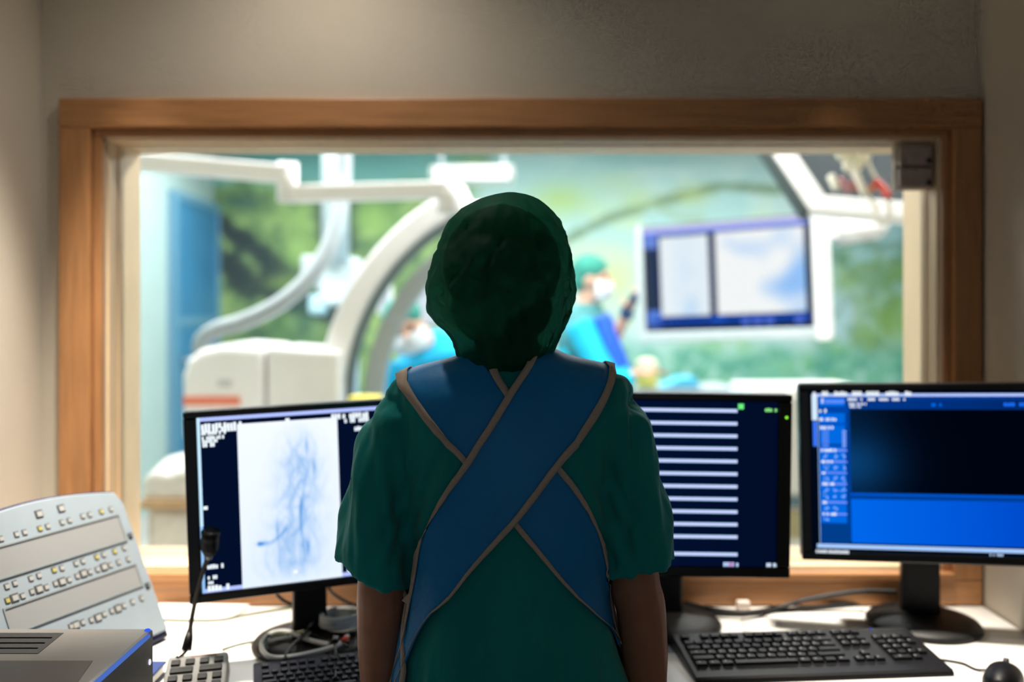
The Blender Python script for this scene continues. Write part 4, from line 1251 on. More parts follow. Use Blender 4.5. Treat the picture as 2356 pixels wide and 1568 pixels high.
# small two-drawer box fixed in the window corner
def build_corner_box():
    d = 2.03
    a, b_ = P(2060, 320, d), P(2136, 436, d)
    r = thing('corner_sensor_box', 'small grey-brown two-tier box fixed in the upper right corner of the window', 'wall box', (b_.x, d, b_.z))
    m = mat('taupe_box', (176, 158, 150), 0.55, vary=0.1, scale=30)
    zt = WZT - 0.006
    h = (zt - b_.z)
    MB().box2((a.x, d, b_.z), (WXR - 0.006, d + 0.022, zt)).build('back_plate', mat('taupe_box_light', (226, 206, 182), 0.5), r, bevel=0.002)
    for k in range(2):
        z0 = b_.z + 0.002 + k * (h * 0.46)
        q = MB().box2((a.x + 0.002, d - 0.022, z0), (b_.x, d, z0 + h * 0.42)).build('module', m, r, bevel=0.003)
        MB().box2((b_.x - 0.014, d - 0.0235, z0 + 0.006), (b_.x - 0.004, d - 0.0215, z0 + 0.017)).build('button', M_BLACK, q)
build_corner_box()

# ------------------------------------------------------------------ desk
def build_desk():
    r = thing('desk', 'white laminate desk running along the wall under the window', 'desk', (0, 1.75, 0))
    YF, XRET, YR = 1.535, -0.33, 0.98
    poly = [(XL + 0.002, YR), (XRET, YR), (XRET, YF), (XR - 0.004, YF), (XR - 0.004, 1.976), (XL + 0.002, 1.976)]
    MB().prism([(x, y, DESKZ) for x, y in poly], (0, 0, -0.03)).build('desk_top', M_DESK, r, bevel=0.003)
    for x, y in ((XL + 0.04, YR + 0.05), (XRET - 0.06, YR + 0.05), (XR - 0.05, YF + 0.06), (XL + 0.04, 1.93), (XR - 0.05, 1.93), (0.0, 1.93)):
        MB().box2((x - 0.02, y - 0.02, 0), (x + 0.02, y + 0.02, DESKZ - 0.03)).build('leg', M_LGREY, r, bevel=0.003)
    # upstand closing the desk to the wall
    MB().box2((XL + 0.002, 1.976, 0.70), (XR - 0.004, 1.9995, DESKZ)).build('back_strip', M_DESK, r)
build_desk()

def paper(name, label, pts, z, curl=0.0, m=None):
    c = sum((Vector(p) for p in pts), Vector()) / 4
    n = 8
    vs, fs = [], []
    for j in range(n + 1):
        for i in range(n + 1):
            s_, t = i / n, j / n
            p = pts[0].lerp(pts[1], s_).lerp(pts[3].lerp(pts[2], s_), t)
            vs.append(Vector((p.x, p.y, z + curl * (t ** 3) + 0.0004)))
    for j in range(n):
        for i in range(n):
            q = j * (n + 1) + i
            fs.append((q, q + 1, q + n + 2, q + n + 1))
    o = MB().add(vs, fs).build(name, m or M_PAPER, None, smooth=True, loc=(c.x, c.y, z))
    s = o.modifiers.new('t', 'SOLIDIFY'); s.thickness = 0.0008; s.offset = 1
    return tag(o, label, 'paper', 'papers lying on the desk')
paper('paper_sheet', 'white sheet lying beneath the left monitor, close to the window', [PD(360, 1425), PD(505, 1430), PD(575, 1402), PD(362, 1400)], DESKZ, 0.012)
paper('paper_sheet', 'blank white sheet lying to the left of the left monitor foot', [PD(520, 1512), PD(628, 1505), PD(600, 1440), PD(500, 1440)], DESKZ)
paper('paper_sheet', 'narrow white sheet between the middle monitor foot and the papers', [PD(1650, 1474), PD(1708, 1474), PD(1700, 1424), PD(1640, 1424)], DESKZ)
paper('paper_sheet', 'broad white sheet lying behind the right keyboard', [PD(1714, 1474), PD(2040, 1462), PD(1990, 1404), PD(1704, 1420)], DESKZ)
paper('paper_sheet', 'folded white sheet on top of the broad sheet behind the right keyboard', [PD(1840, 1455, 0.002), PD(2010, 1444, 0.002), PD(1985, 1402, 0.002), PD(1750, 1415, 0.002)], DESKZ + 0.0016, 0.003)

# ------------------------------------------------------------------ monitors
def monitor(name, label, base, yaw_deg, pcen, w_, h_, roll_deg, bez, base_r, stand_w, draw, led=None, strength=1.0):
    """base: foot centre on the desk; pcen: centre of the panel front, both in the room"""
    yaw = math.radians(yaw_deg)
    r = thing(name, label, 'monitor', base, yaw)
    Rz = Matrix.Rotation(-yaw, 3, 'Z')
    pc = Rz @ (Vector(pcen) - Vector(base))
    roll = Matrix.Rotation(math.radians(-roll_deg), 3, 'Y')
    def part(mb, nm, m, parent=None, **k):
        mb.v = [roll @ p + pc for p in mb.v]
        return mb.build(nm, m, parent or r, world=False, **k)
    t = 0.045
    hs = part(MB().box((0, 0.012 + t / 2 - 0.01, 0), (w_, t - 0.012, h_)), 'panel', M_BLACK, bevel=0.006)
    part(MB().box((0, t + 0.012, -0.01), (w_ * 0.6, 0.03, h_ * 0.6)), 'back_cover', M_BLACK, bevel=0.012)
    bl, br_, bt, bb = bez
    part(MB().box2((-w_ / 2, 0, h_ / 2 - bt), (w_ / 2, 0.012, h_ / 2)), 'bezel', M_BLACKG, bevel=0.003)
    part(MB().box2((-w_ / 2, 0, -h_ / 2), (w_ / 2, 0.012, -h_ / 2 + bb)), 'bezel', M_BLACKG, bevel=0.003)
    part(MB().box2((-w_ / 2, 0, -h_ / 2 + bb), (-w_ / 2 + bl, 0.012, h_ / 2 - bt)), 'bezel', M_BLACKG, bevel=0.003)
    part(MB().box2((w_ / 2 - br_, 0, -h_ / 2 + bb), (w_ / 2, 0.012, h_ / 2 - bt)), 'bezel', M_BLACKG, bevel=0.003)
    # stand and foot
    z0 = 0.018
    MB().prism([(-stand_w / 2, 0.012, z0), (stand_w / 2, 0.012, z0), (stand_w / 2 * 0.94, 0.012, pc.z - 0.02), (-stand_w / 2 * 0.94, 0.012, pc.z - 0.02)], (0, 0.03, 0)).build('stand', M_BLACK, r, world=False, bevel=0.006)
    dy = abs(pc.y) - 0.012
    MB().box2((-0.045, pc.y + t + 0.012, pc.z - 0.07), (0.045, 0.03, pc.z + 0.02)).build('hinge', M_BLACK, r, world=False, bevel=0.004)
    MB().lathe((0, 0, 0), [(base_r, 0.0), (base_r + 0.002, 0.006), (base_r - 0.004, 0.013), (base_r - 0.030, 0.019), (0.03, 0.022)], 48).build('foot', M_STANDG, r, world=False, smooth=True)
    # picture: sight lines through given pixels are laid onto the screen plane
    M3 = Matrix.Rotation(yaw, 3, 'Z')
    sw, sh = w_ - bl - br_, h_ - bt - bb
    o_l = roll @ Vector((-w_ / 2 + bl, 0.006, h_ / 2 - bt)) + pc
    ux = roll @ Vector((sw, 0, 0)); uy = roll @ Vector((0, 0, -sh))
    o_w = M3 @ o_l + Vector(base); ux_w, uy_w = M3 @ ux, M3 @ uy
    nw = M3 @ Vector((0, -1, 0))
    def uv(px, py):
        p = on_plane(px, py, o_w, nw) - o_w
        return (p.dot(ux_w) / ux_w.length_squared, p.dot(uy_w) / uy_w.length_squared)
    pic = Picture(o_l, ux, uy, (0, -1, 0))
    draw(pic, uv)
    pic.build('screen', r, strength)
    if led:
        q = on_plane(led[0], led[1], o_w + nw * 0.006, nw)
        ql = Rz @ (q - Vector(base))
        MB().ell(ql, (0.0028, 0.0015, 0.0028), None, 10, 6).build('power_light', mat_emit('green_led', (150, 255, 60), 1.2), r, world=False, smooth=True)
    return r, uv

def words(pic, uv, px0, py0, px1, py1, rgb=(235, 245, 255), gap=0.25, seed=1, gain=1.0):
    """a line of unreadable small words as short bars"""
    rs = random.Random(seed)
    u0, v0 = uv(px0, py0); u1, v1 = uv(px1, py1)
    if v1 < v0: v0, v1 = v1, v0
    u = u0
    hgt = v1 - v0
    while u < u1:
        wv = min(u1 - u, hgt * rs.uniform(0.6, 2.6))
        for k in range(max(1, int(wv / (hgt * 0.5)))):
            a = u + k * hgt * 0.5
            pic.rect(a, v0 + hgt * rs.choice((0, 0, 0.15)), a + hgt * 0.42, v1, rgb, gain=gain)
        u += wv + hgt * gap
def bar(pic, uv, px0, py0, px1, py1, rgb, rgb2=None, gain=1.0):
    u0, v0 = uv(px0, py0); u1, v1 = uv(px1, py1)
    pic.rect(u0, v0, u1, v1, rgb, rgb2, gain)

def draw_left(pic, uv):
    pic.rect(0, 0, 1, 1, (3, 14, 40))
    line = (176, 192, 255)
    pic.rect(0, 0.0, 1, 0.022, line); pic.rect(0, 0.978, 1, 1, line); pic.rect(0, 0, 0.014, 0.62, (196, 232, 255)); pic.rect(0, 0.62, 0.012, 1, (150, 196, 246))
    u0, v0 = uv(545, 975); u1, v1 = uv(788, 1328)
    def angio(s_, t):
        base = 0.03 + 0.06 * (t > 0) * t
        cx = 0.60 - 0.08 * t + 0.03 * math.sin(t * 5)
        env = math.exp(-((s_ - cx) / (0.17 + 0.12 * t)) ** 2) * min(1, t * 4) * (1 if t < 0.86 else max(0, 1 - (t - 0.86) / 0.14))
        n = 1 - abs(nz(s_ * 8, t * 8, 2)) * 2.2
        n2 = 1 - abs(nz(s_ * 19 + 3, t * 15, 5)) * 2.4
        g = base + env * (0.12 + 0.20 * max(0, n) + 0.10 * max(0, n2))
        sp = cx + 0.07
        g += 0.26 * math.exp(-((s_ - sp - 0.04 * math.sin(t * 9)) / 0.016) ** 2) * math.exp(-((t - 0.62) / 0.22) ** 2)
        g += 0.6 * math.exp(-((s_ - 0.19) / 0.035) ** 2 - ((t - 0.735) / 0.012) ** 2)
        dd = abs(t - (0.735 - 0.9 * max(0, s_ - 0.28) ** 1.4))
        g += 0.26 * math.exp(-(dd / 0.014) ** 2) * (1 if 0.16 < s_ < 0.46 else 0)
        for (a, c) in ((0.66, 0.78), (0.60, 0.56), (0.36, 0.66), (0.68, 0.16), (0.75, 0.3)):
            g += 0.3 * math.exp(-((s_ - a) / 0.018) ** 2 - ((t - c) / 0.05) ** 2)
        g = max(0, min(1, g))
        return (244 - 196 * g, 249 - 128 * g, 255 - 44 * g)
    pic.grid(u0, v0, u1, v1, 110, 150, angio)
    W = (238, 248, 255)
    for k, (x0, y0, x1, y1) in enumerate(((462, 975, 554, 981), (463, 984, 545, 990), (463, 992, 520, 997), (464, 1003, 513, 1008), (465, 1011, 504, 1016), (466, 1019, 498, 1026),
                                          (762, 958, 850, 952), (792, 968, 850, 962), (815, 988, 850, 980), (477, 1304, 513, 1298), (478, 1329, 502, 1323), (479, 1341, 494, 1336), (478, 1354, 522, 1346), (798, 1306, 860, 1294), (798, 1298, 850, 1290))):
        words(pic, uv, x0, min(y0, y1), x1, max(y0, y1), W, 0.12, 11 + k)
    for px, py in ((661, 965), (473, 1167), (680, 1313)):
        a, c = uv(px, py); pic.rect(a - 0.010, c - 0.010, a + 0.010, c + 0.010, W)
monitor('monitor', 'black monitor on the left showing a pale X-ray picture of blood vessels', (-0.40, 1.757, DESKZ), 17.4, (-0.391, 1.683, 1.055), 0.43, 0.353, 1.9, (0.023, 0.023, 0.012, 0.017), 0.112, 0.068, draw_left, strength=1.1)

def draw_mid(pic, uv):
    pic.rect(0, 0, 1, 1, (2, 18, 52), (2, 12, 38))
    for y in (944.7, 974.3, 1003, 1032, 1061, 1090, 1119, 1148, 1177, 1206, 1234.6, 1274.6):
        u1, v = uv(1696.5, y)
        pic.rect(0.03, v - 0.0115, u1, v + 0.0115, (130, 190, 226))
        pic.rect(0.03, v - 0.008, u1, v + 0.008, (208, 212, 255))
    bar(pic, uv, 1698, 928, 1711, 941, (110, 240, 130))
    words(pic, uv, 1760, 938, 1787, 947, (140, 235, 130), 0.1, 5)
    words(pic, uv, 1664, 1292, 1694, 1302, (190, 215, 255), 0.1, 6); bar(pic, uv, 1678, 1293, 1686, 1301, (200, 120, 200))
    words(pic, uv, 1763, 1294, 1793, 1303, (215, 235, 255), 0.1, 7)
    bar(pic, uv, 1764, 1304, 1792, 1308, (40, 110, 220)); bar(pic, uv, 1680, 1304, 1692, 1308, (50, 100, 220))
monitor('monitor', 'black monitor in the middle showing rows of white lines on navy', (0.325, 1.862, DESKZ), 0.0, (0.302, 1.70, 1.0756), 0.47, 0.352, -0.8, (0.022, 0.026, 0.014, 0.020), 0.112, 0.075, draw_mid, led=(1810, 960))

def draw_right(pic, uv):
    pic.rect(0, 0, 1, 1, (1, 8, 24))
    big = 2470
    bar(pic, uv, 1881, 911, big, 1260, (0, 62, 150))
    bar(pic, uv, 1953, 918, big, 941, (0, 56, 142), (0, 34, 96))
    # dark picture field: a soft glow fading towards the middle, as on the screen
    u0, v0 = uv(1955, 941); u1, v1 = uv(big, 1141)
    def field(s_, t):
        g = math.exp(-(s_ / 0.22) ** 2) * (0.35 + 0.65 * math.exp(-((t - 0.65) / 0.35) ** 2))
        return (0 + 8 * g, 4 + 58 * g, 16 + 96 * g)
    pic.grid(u0, v0, u1, v1, 24, 12, field)
    bar(pic, uv, 1958, 1147, big, 1262, (0, 104, 236), (0, 66, 196)); bar(pic, uv, 1957, 1138, big, 1143, (0, 90, 214))
    bar(pic, uv, 1884, 914, 1949, 1203, (0, 106, 226)); bar(pic, uv, 1890, 1205, 1956, 1257, (0, 62, 140))
    bar(pic, uv, 1884, 934, 1949, 950, (0, 70, 170)); bar(pic, uv, 1884, 972, 1949, 978, (0, 80, 190)); bar(pic, uv, 1888, 1020, 1949, 1027, (0, 70, 170))
    L = (178, 200, 255)
    bar(pic, uv, 1868, 905, big, 911, L); bar(pic, uv, 1880, 1259, big, 1266, (170, 205, 255))
    bar(pic, uv, 1867, 908, 1881, 966, (214, 236, 255)); bar(pic, uv, 1870, 968, 1880, 1026, (60, 120, 255)); bar(pic, uv, 1881, 966, 1888, 1257, (176, 214, 255))
    W = (240, 248, 255)
    words(pic, uv, 1870, 900, 2102, 910, W, 0.5, 21); words(pic, uv, 1950, 915, 2086, 921, W, 0.9, 22)
    words(pic, uv, 1953, 926, 1992, 931, W, 0.05, 23); words(pic, uv, 1954, 933, 1982, 937, W, 0.05, 24)
    words(pic, uv, 2142, 927, 2166, 934, (0, 110, 240), 0.5, 25); words(pic, uv, 2308, 925, big, 934, (30, 110, 245), 0.6, 26)
    for (x0, y0, x1, y1) in ((1884, 940, 1903, 948), (1884, 960, 1921, 967), (1886, 979, 1915, 986), (1888, 1031, 1923, 1038), (1889, 1057, 1913, 1064), (1890, 1083, 1899, 1089), (1891, 1108, 1922, 1115), (1892, 1150, 1905, 1157), (1892, 1177, 1927, 1184)):
        if y0 > 1000:
            bar(pic, uv, x0, y0 + 1, 1948, y1 - 1, (120, 150, 250))
        words(pic, uv, x0, y0, x1, y1, W, 0.06, int(x0 + y0))
    bar(pic, uv, 1888, 915, 1894, 927, (190, 210, 255)); bar(pic, uv, 1897, 918, 1942, 927, (90, 140, 250))
    rs = random.Random(3)
    for y in (1048, 1073, 1099, 1125, 1140, 1167, 1192):
        for k, x in enumerate((1899, 1919, 1938)):
            if (y == 1192 and k) or (y == 1167 and k == 2):
                continue
            for q in range(5):
                a, c = x + rs.uniform(-6, 4), y + rs.uniform(-5, 3)
                bar(pic, uv, a, c, a + 4, c + 3, (130, 175, 255))
    for y in range(988, 1022, 8):
        bar(pic, uv, 1890, y, 1905, y + 5, (90, 140, 245)); bar(pic, uv, 1936, y, 1945, y + 6, (130, 165, 250))
    words(pic, uv, 1876, 1261, 1952, 1270, (236, 246, 255), 0.03, 31)
    words(pic, uv, 2273, 1270, 2306, 1276, (190, 215, 255), 0.3, 32)
monitor('monitor', 'black monitor on the right showing a blue menu window', (0.865, 1.862, DESKZ), -10.6, (0.835, 1.778, 1.083), 0.49, 0.362, 1.1, (0.021, 0.021, 0.013, 0.018), 0.112, 0.078, draw_right)

# ------------------------------------------------------------------ control console on the left
def build_console():
    a = math.radians(68)
    u = Vector((math.cos(a), math.sin(a), 0))                 # along the button rows, left to right
    nh = Vector((math.sin(a), -math.cos(a), 0))               # horizontal facing
    t = math.radians(25)
    v = Vector((0, 0, math.cos(t))) - nh * math.sin(t)        # up the sloping face
    n = u.cross(v).normalized()
    if n.dot(nh) < 0:
        n = -n
    Bp = Vector((-0.692, 1.773, 0.772))
    Lh, Wd = 0.292, 0.365
    r = thing('control_console', 'light grey sloping control panel with rows of buttons at the left edge', 'control panel', (Bp.x - 0.1, Bp.y - 0.12, DESKZ))
    def pt(s_, h, lift=0.0): return Bp + u * s_ + v * h + n * lift
    # outline with a bowed top edge
    out = [(0.004, 0.0), (0.0, 0.27)]
    for k in range(13):
        q = k / 12
        out.append((-0.012 - q * (Wd - 0.012), Lh + 0.0 + 0.030 * math.sin(math.pi * (0.12 + 0.75 * q)) - 0.008))
    out += [(-Wd, 0.0)]
    MB().prism([pt(x, y) for x, y in out], -n * 0.006).build('face_plate', mat('console_face', (146, 158, 166), 0.5, vary=0.02), r, bevel=0.002)
    MB().prism([pt(x * 1.0 + (0.004 if x > -0.1 else -0.004), y + (0.005 if y > 0.1 else -0.014), -0.0065) for x, y in out], -n * 0.022).build('rim', M_NAVY, r, bevel=0.004)
    # foot wedge behind
    b0, b1 = pt(-0.03, 0.0, -0.03), pt(-Wd + 0.03, 0.0, -0.03)
    bk0, bk1 = pt(-0.03, 0.20, -0.03), pt(-Wd + 0.03, 0.20, -0.03)
    def fl(p, dx=0.0): return Vector((p.x - nh.x * dx, p.y - nh.y * dx, DESKZ))
    wd = MB()
    wd.add([fl(b0), fl(b1), fl(b1, 0.07), fl(b0, 0.07), b0, b1, bk1, bk0], [(0, 1, 2, 3), (4, 5, 6, 7), (0, 1, 5, 4), (3, 2, 6, 7), (0, 4, 7, 3), (1, 5, 6, 2)])
    wd.build('support', M_NAVY, r)
    def st(px, py):
        p = on_plane(px, py, Bp, n) - Bp
        return p.dot(u), p.dot(v)
    # two long silvery displays, sunk
    for q in (((-60, 1276), (270, 1185), (288, 1240), (-60, 1350)), ((12, 1403), (309, 1298.5), (329, 1354), (22, 1446))):
        c = [st(*p) for p in q]
        c = [(max(x, -Wd + 0.01), y) for x, y in c]
        x0 = (c[0][0] + c[3][0]) / 2; x1 = (c[1][0] + c[2][0]) / 2
        y1 = (c[0][1] + c[1][1]) / 2; y0 = (c[2][1] + c[3][1]) / 2
        MB().prism([pt(x, y, 0.0006) for x, y in ((x0, y0), (x1, y0), (x1, y1), (x0, y1))], -n * 0.004).build('display', mat('silver_display', (176, 178, 178), 0.25, metal=0.35, vary=0.03, scale=3), r)
        for (xa, ya, xb, yb) in ((x0 - 0.003, y1, x1 + 0.003, y1 + 0.003), (x0 - 0.003, y0 - 0.003, x1 + 0.003, y0), (x1, y0, x1 + 0.003, y1), (x0 - 0.003, y0, x0, y1)):
            MB().prism([pt(x, y, 0.002) for x, y in ((xa, ya), (xb, ya), (xb, yb), (xa, yb))], -n * 0.004).build('display_rim', mat('grey_rim', (132, 140, 142), 0.5), r)
    # thin printed lines between the fields
    # buttons
    k = 3.35
    G = mat('console_button_grey', (168, 168, 164), 0.45); Y = mat('console_button_yellow', (178, 168, 96), 0.45); D = mat('console_button_socket', (74, 76, 74), 0.5); K = M_BLACK
    small = [(5, 465), (125, 430), (187, 415), (305, 385, 'y'), (365, 368), (475, 338), (532, 322), (635, 290), (688, 278), (778, 255, 'y'), (852, 237),
             (50, 832), (112, 808), (235, 770), (297, 748), (413, 705, 'y'), (473, 690), (582, 655), (635, 637), (742, 605, 'y'), (795, 587), (880, 562, 'y'), (953, 535),
             (55, 940, 'y'), (172, 905), (243, 873), (355, 838), (425, 810), (530, 780), (592, 752), (690, 720), (748, 700), (847, 668), (910, 645), (985, 622),
             (635, 1108), (700, 1090), (800, 1045), (857, 1020), (952, 980), (1018, 950), (1088, 922), (545, 1140)]
    big = [(298, 272), (468, 230), (110, 918), (298, 850), (475, 793), (640, 730), (798, 680), (752, 1070), (905, 1000), (580, 1128)]
    def button(x, y, w_, h_, m, lift, parent=r, nm='button'):
        return MB().prism([pt(x + i * w_ / 2, y + j * h_ / 2, lift) for i, j in ((-1, -1), (1, -1), (1, 1), (-1, 1))], -n * (lift + 0.001)).build(nm, m, parent)
    for q in small:
        x, y = st(q[0] / k, 1100 + q[1] / k)
        if x < -Wd + 0.008: continue
        s_ = button(x, y, 0.0098, 0.0098, D, 0.0008, nm='button_socket')
        button(x + 0.0008, y - 0.0006, 0.0072, 0.0072, Y if len(q) > 2 else G, 0.0016, s_)
    for q in big:
        x, y = st(q[0] / k, 1100 + q[1] / k)
        s_ = button(x, y, 0.0155, 0.0135, D, 0.0014, nm='button_socket')
        button(x + 0.001, y - 0.001, 0.0105, 0.0095, G, 0.0020, s_)
    for q in ((1000, 440), (1133, 825)):
        x, y = st(q[0] / k, 1100 + q[1] / k)
        s_ = button(x, y, 0.0100, 0.0095, K, 0.0020, nm='indicator')
        button(x, y, 0.0040, 0.0030, G, 0.0026, s_, 'indicator_mark')
build_console()

def build_recorder():
    x1, x0, y0, y1, zt = -0.574, -1.04, 1.0, 1.42, 0.902
    r = thing('grey_recorder_unit', 'grey box unit with dark slots and a blue glowing edge in the lower left corner', 'recorder', (-0.8, 1.21, DESKZ))
    MB().box2((x0, y0, DESKZ), (x1, y1, zt)).build('body', M_GREY, r, bevel=0.006)
    def slot(poly, nm, m=None):
        MB().prism([Vector((p.x, p.y, zt + 0.0008)) for p in poly], (0, 0, -0.003)).build(nm, m or mat('slot_dark', (30, 29, 30), 0.35), r)
    def pz(px, py):
        d = (CAMZ - zt) * F / (py - HY)
        p = P(px, py, d); p.z = zt
        return p
    slot([pz(-60, 1503), pz(88, 1503), pz(146, 1456), pz(-60, 1456)], 'slot')
    slot([pz(-60, 1575), pz(175, 1575), pz(213, 1520), pz(-60, 1520)], 'slot')
    for k in range(3):
        yv = 1466 + 12 * k
        slot([pz(-50, yv + 3), pz(118 - k * 16, yv + 3), pz(121 - k * 16, yv), pz(-50, yv)], 'slot_rib', mat('slot_rib', (62, 60, 58), 0.4))
    MB().tube([(x1 + 0.001, 1.06, zt - 0.004), (x1 + 0.001, y1 - 0.025, zt - 0.004)], 0.0034, 8).build('light_strip', mat_emit('blue_light_strip', (90, 130, 225), 0.7), r, smooth=True)
    MB().ell((x1 - 0.006, y1 - 0.012, zt), (0.005, 0.005, 0.003), None, 12, 8).build('status_light', mat_emit('blue_status', (50, 100, 255), 1.0), r, smooth=True)
    MB().ell((x1 + 0.001, y1 - 0.02, 0.855), (0.002, 0.003, 0.005), None, 10, 6).build('status_light', mat_emit('white_status', (235, 240, 255), 1.0), r, smooth=True)
build_recorder()
r = thing('binder', 'navy blue binder lying behind the grey box unit', 'binder', (-0.68, 1.53, DESKZ))
MB().box2((-0.735, 1.44, DESKZ), (-0.628, 1.61, DESKZ + 0.004)).build('cover', M_NAVY, r, bevel=0.001)
MB().box2((-0.733, 1.442, DESKZ + 0.004), (-0.632, 1.606, DESKZ + 0.020)).build('pages', M_PAPER, r)
MB().box2((-0.735, 1.44, DESKZ + 0.020), (-0.628, 1.61, DESKZ + 0.024)).build('cover', mat('navy_cloth', (20, 48, 110), 0.6), r, bevel=0.001)

# ------------------------------------------------------------------ desk microphone
def build_mic():
    c = Vector((-0.548, 1.532, DESKZ)); yaw = math.radians(15)
    R = Matrix.Rotation(yaw, 3, 'Z')
    r = thing('desk_microphone', 'gooseneck desk microphone on a grey keypad in front of the left monitor', 'microphone', c)
    def lp(x, y, z): return c + R @ Vector((x, y, 0)) + Vector((0, 0, z))
    w0, d0 = 0.054, 0.072
    b = MB()
    ft = [(-w0, -d0), (w0, -d0), (w0, d0), (-w0, d0)]
    b.add([lp(x, y, 0) for x, y in ft] + [lp(x * 0.95, y * 0.96, 0.022 if y < 0 else 0.042) for x, y in ft], [(0, 1, 2, 3), (4, 5, 6, 7), (0, 1, 5, 4), (1, 2, 6, 5), (2, 3, 7, 6), (3, 0, 4, 7)])
    b.build('base', mat('silver_grey_plastic', (132, 132, 128), 0.4), r, bevel=0.005)
    def top(y): return 0.022 + (y + d0 * 0.96) / (2 * d0 * 0.96) * 0.020
    for j, y in enumerate((0.038, 0.012, -0.014, -0.040)):
        xs = [(-0.042, 0.018), (-0.014, 0.018), (0.014, 0.018), (0.042, 0.018)] if j == 0 else ([(-0.028, 0.044), (0.028, 0.044)] if j == 1 else [(-0.042, 0.018), (-0.014, 0.018), (0.014, 0.018), (0.042, 0.018)])
        for x, wd in xs:
            x, wd = x * 0.86, wd * 0.86
            q = [lp(x + i * wd / 2, y + k * 0.008, top(y + k * 0.008) + 0.005) for i, k in ((-1, -1), (1, -1), (1, 1), (-1, 1))]
            MB().prism(q, (0, 0, -0.007)).build('button', mat('charcoal_button', (16, 15, 15), 0.6), r, bevel=0.0015)
    q = [lp(0.01 + i * 0.022, 0.060 + k * 0.0018, top(0.06) + 0.0012) for i, k in ((-1, -1), (1, -1), (1, 1), (-1, 1))]
    MB().prism(q, (0, 0, -0.002)).build('print_line', mat('pink_print', (206, 148, 140), 0.6), r)
    d = 1.62
    foot = lp(-0.036, 0.060, 0.040)
    neck = [foot, P(431, 1488, 1.60), P(440, 1430, d), P(453, 1365, d), P(468, 1310, d), P(482, 1272, d)]
    MB().tube(spline(neck, 6), 0.0042, 10).build('gooseneck', mat('gunmetal_neck', (96, 90, 84), 0.3, metal=0.7), r, smooth=True)
    MB().tube([P(429, 1494, 1.598), P(434, 1468, 1.61), P(438, 1445, 1.62)], [0.0095, 0.0080, 0.0045], 12).build('neck_socket', M_BLACK, r, smooth=True)
    MB().tube([P(479, 1285, d), P(482, 1272, d)], [0.007, 0.0085], 12).build('collar', mat('silver_collar', (150, 148, 144), 0.3, metal=0.8), r, smooth=True)
    hd = MB().tube([P(482, 1276, d), P(483, 1262, d), P(484, 1242, d), P(484, 1234, d - 0.004), P(485, 1224, d - 0.008), P(485, 1222, d - 0.008)], [0.010, 0.0165, 0.0170, 0.0158, 0.0172, 0.010], 20)
    hd.build('microphone_head', M_BLACK, r, smooth=True)
build_mic()

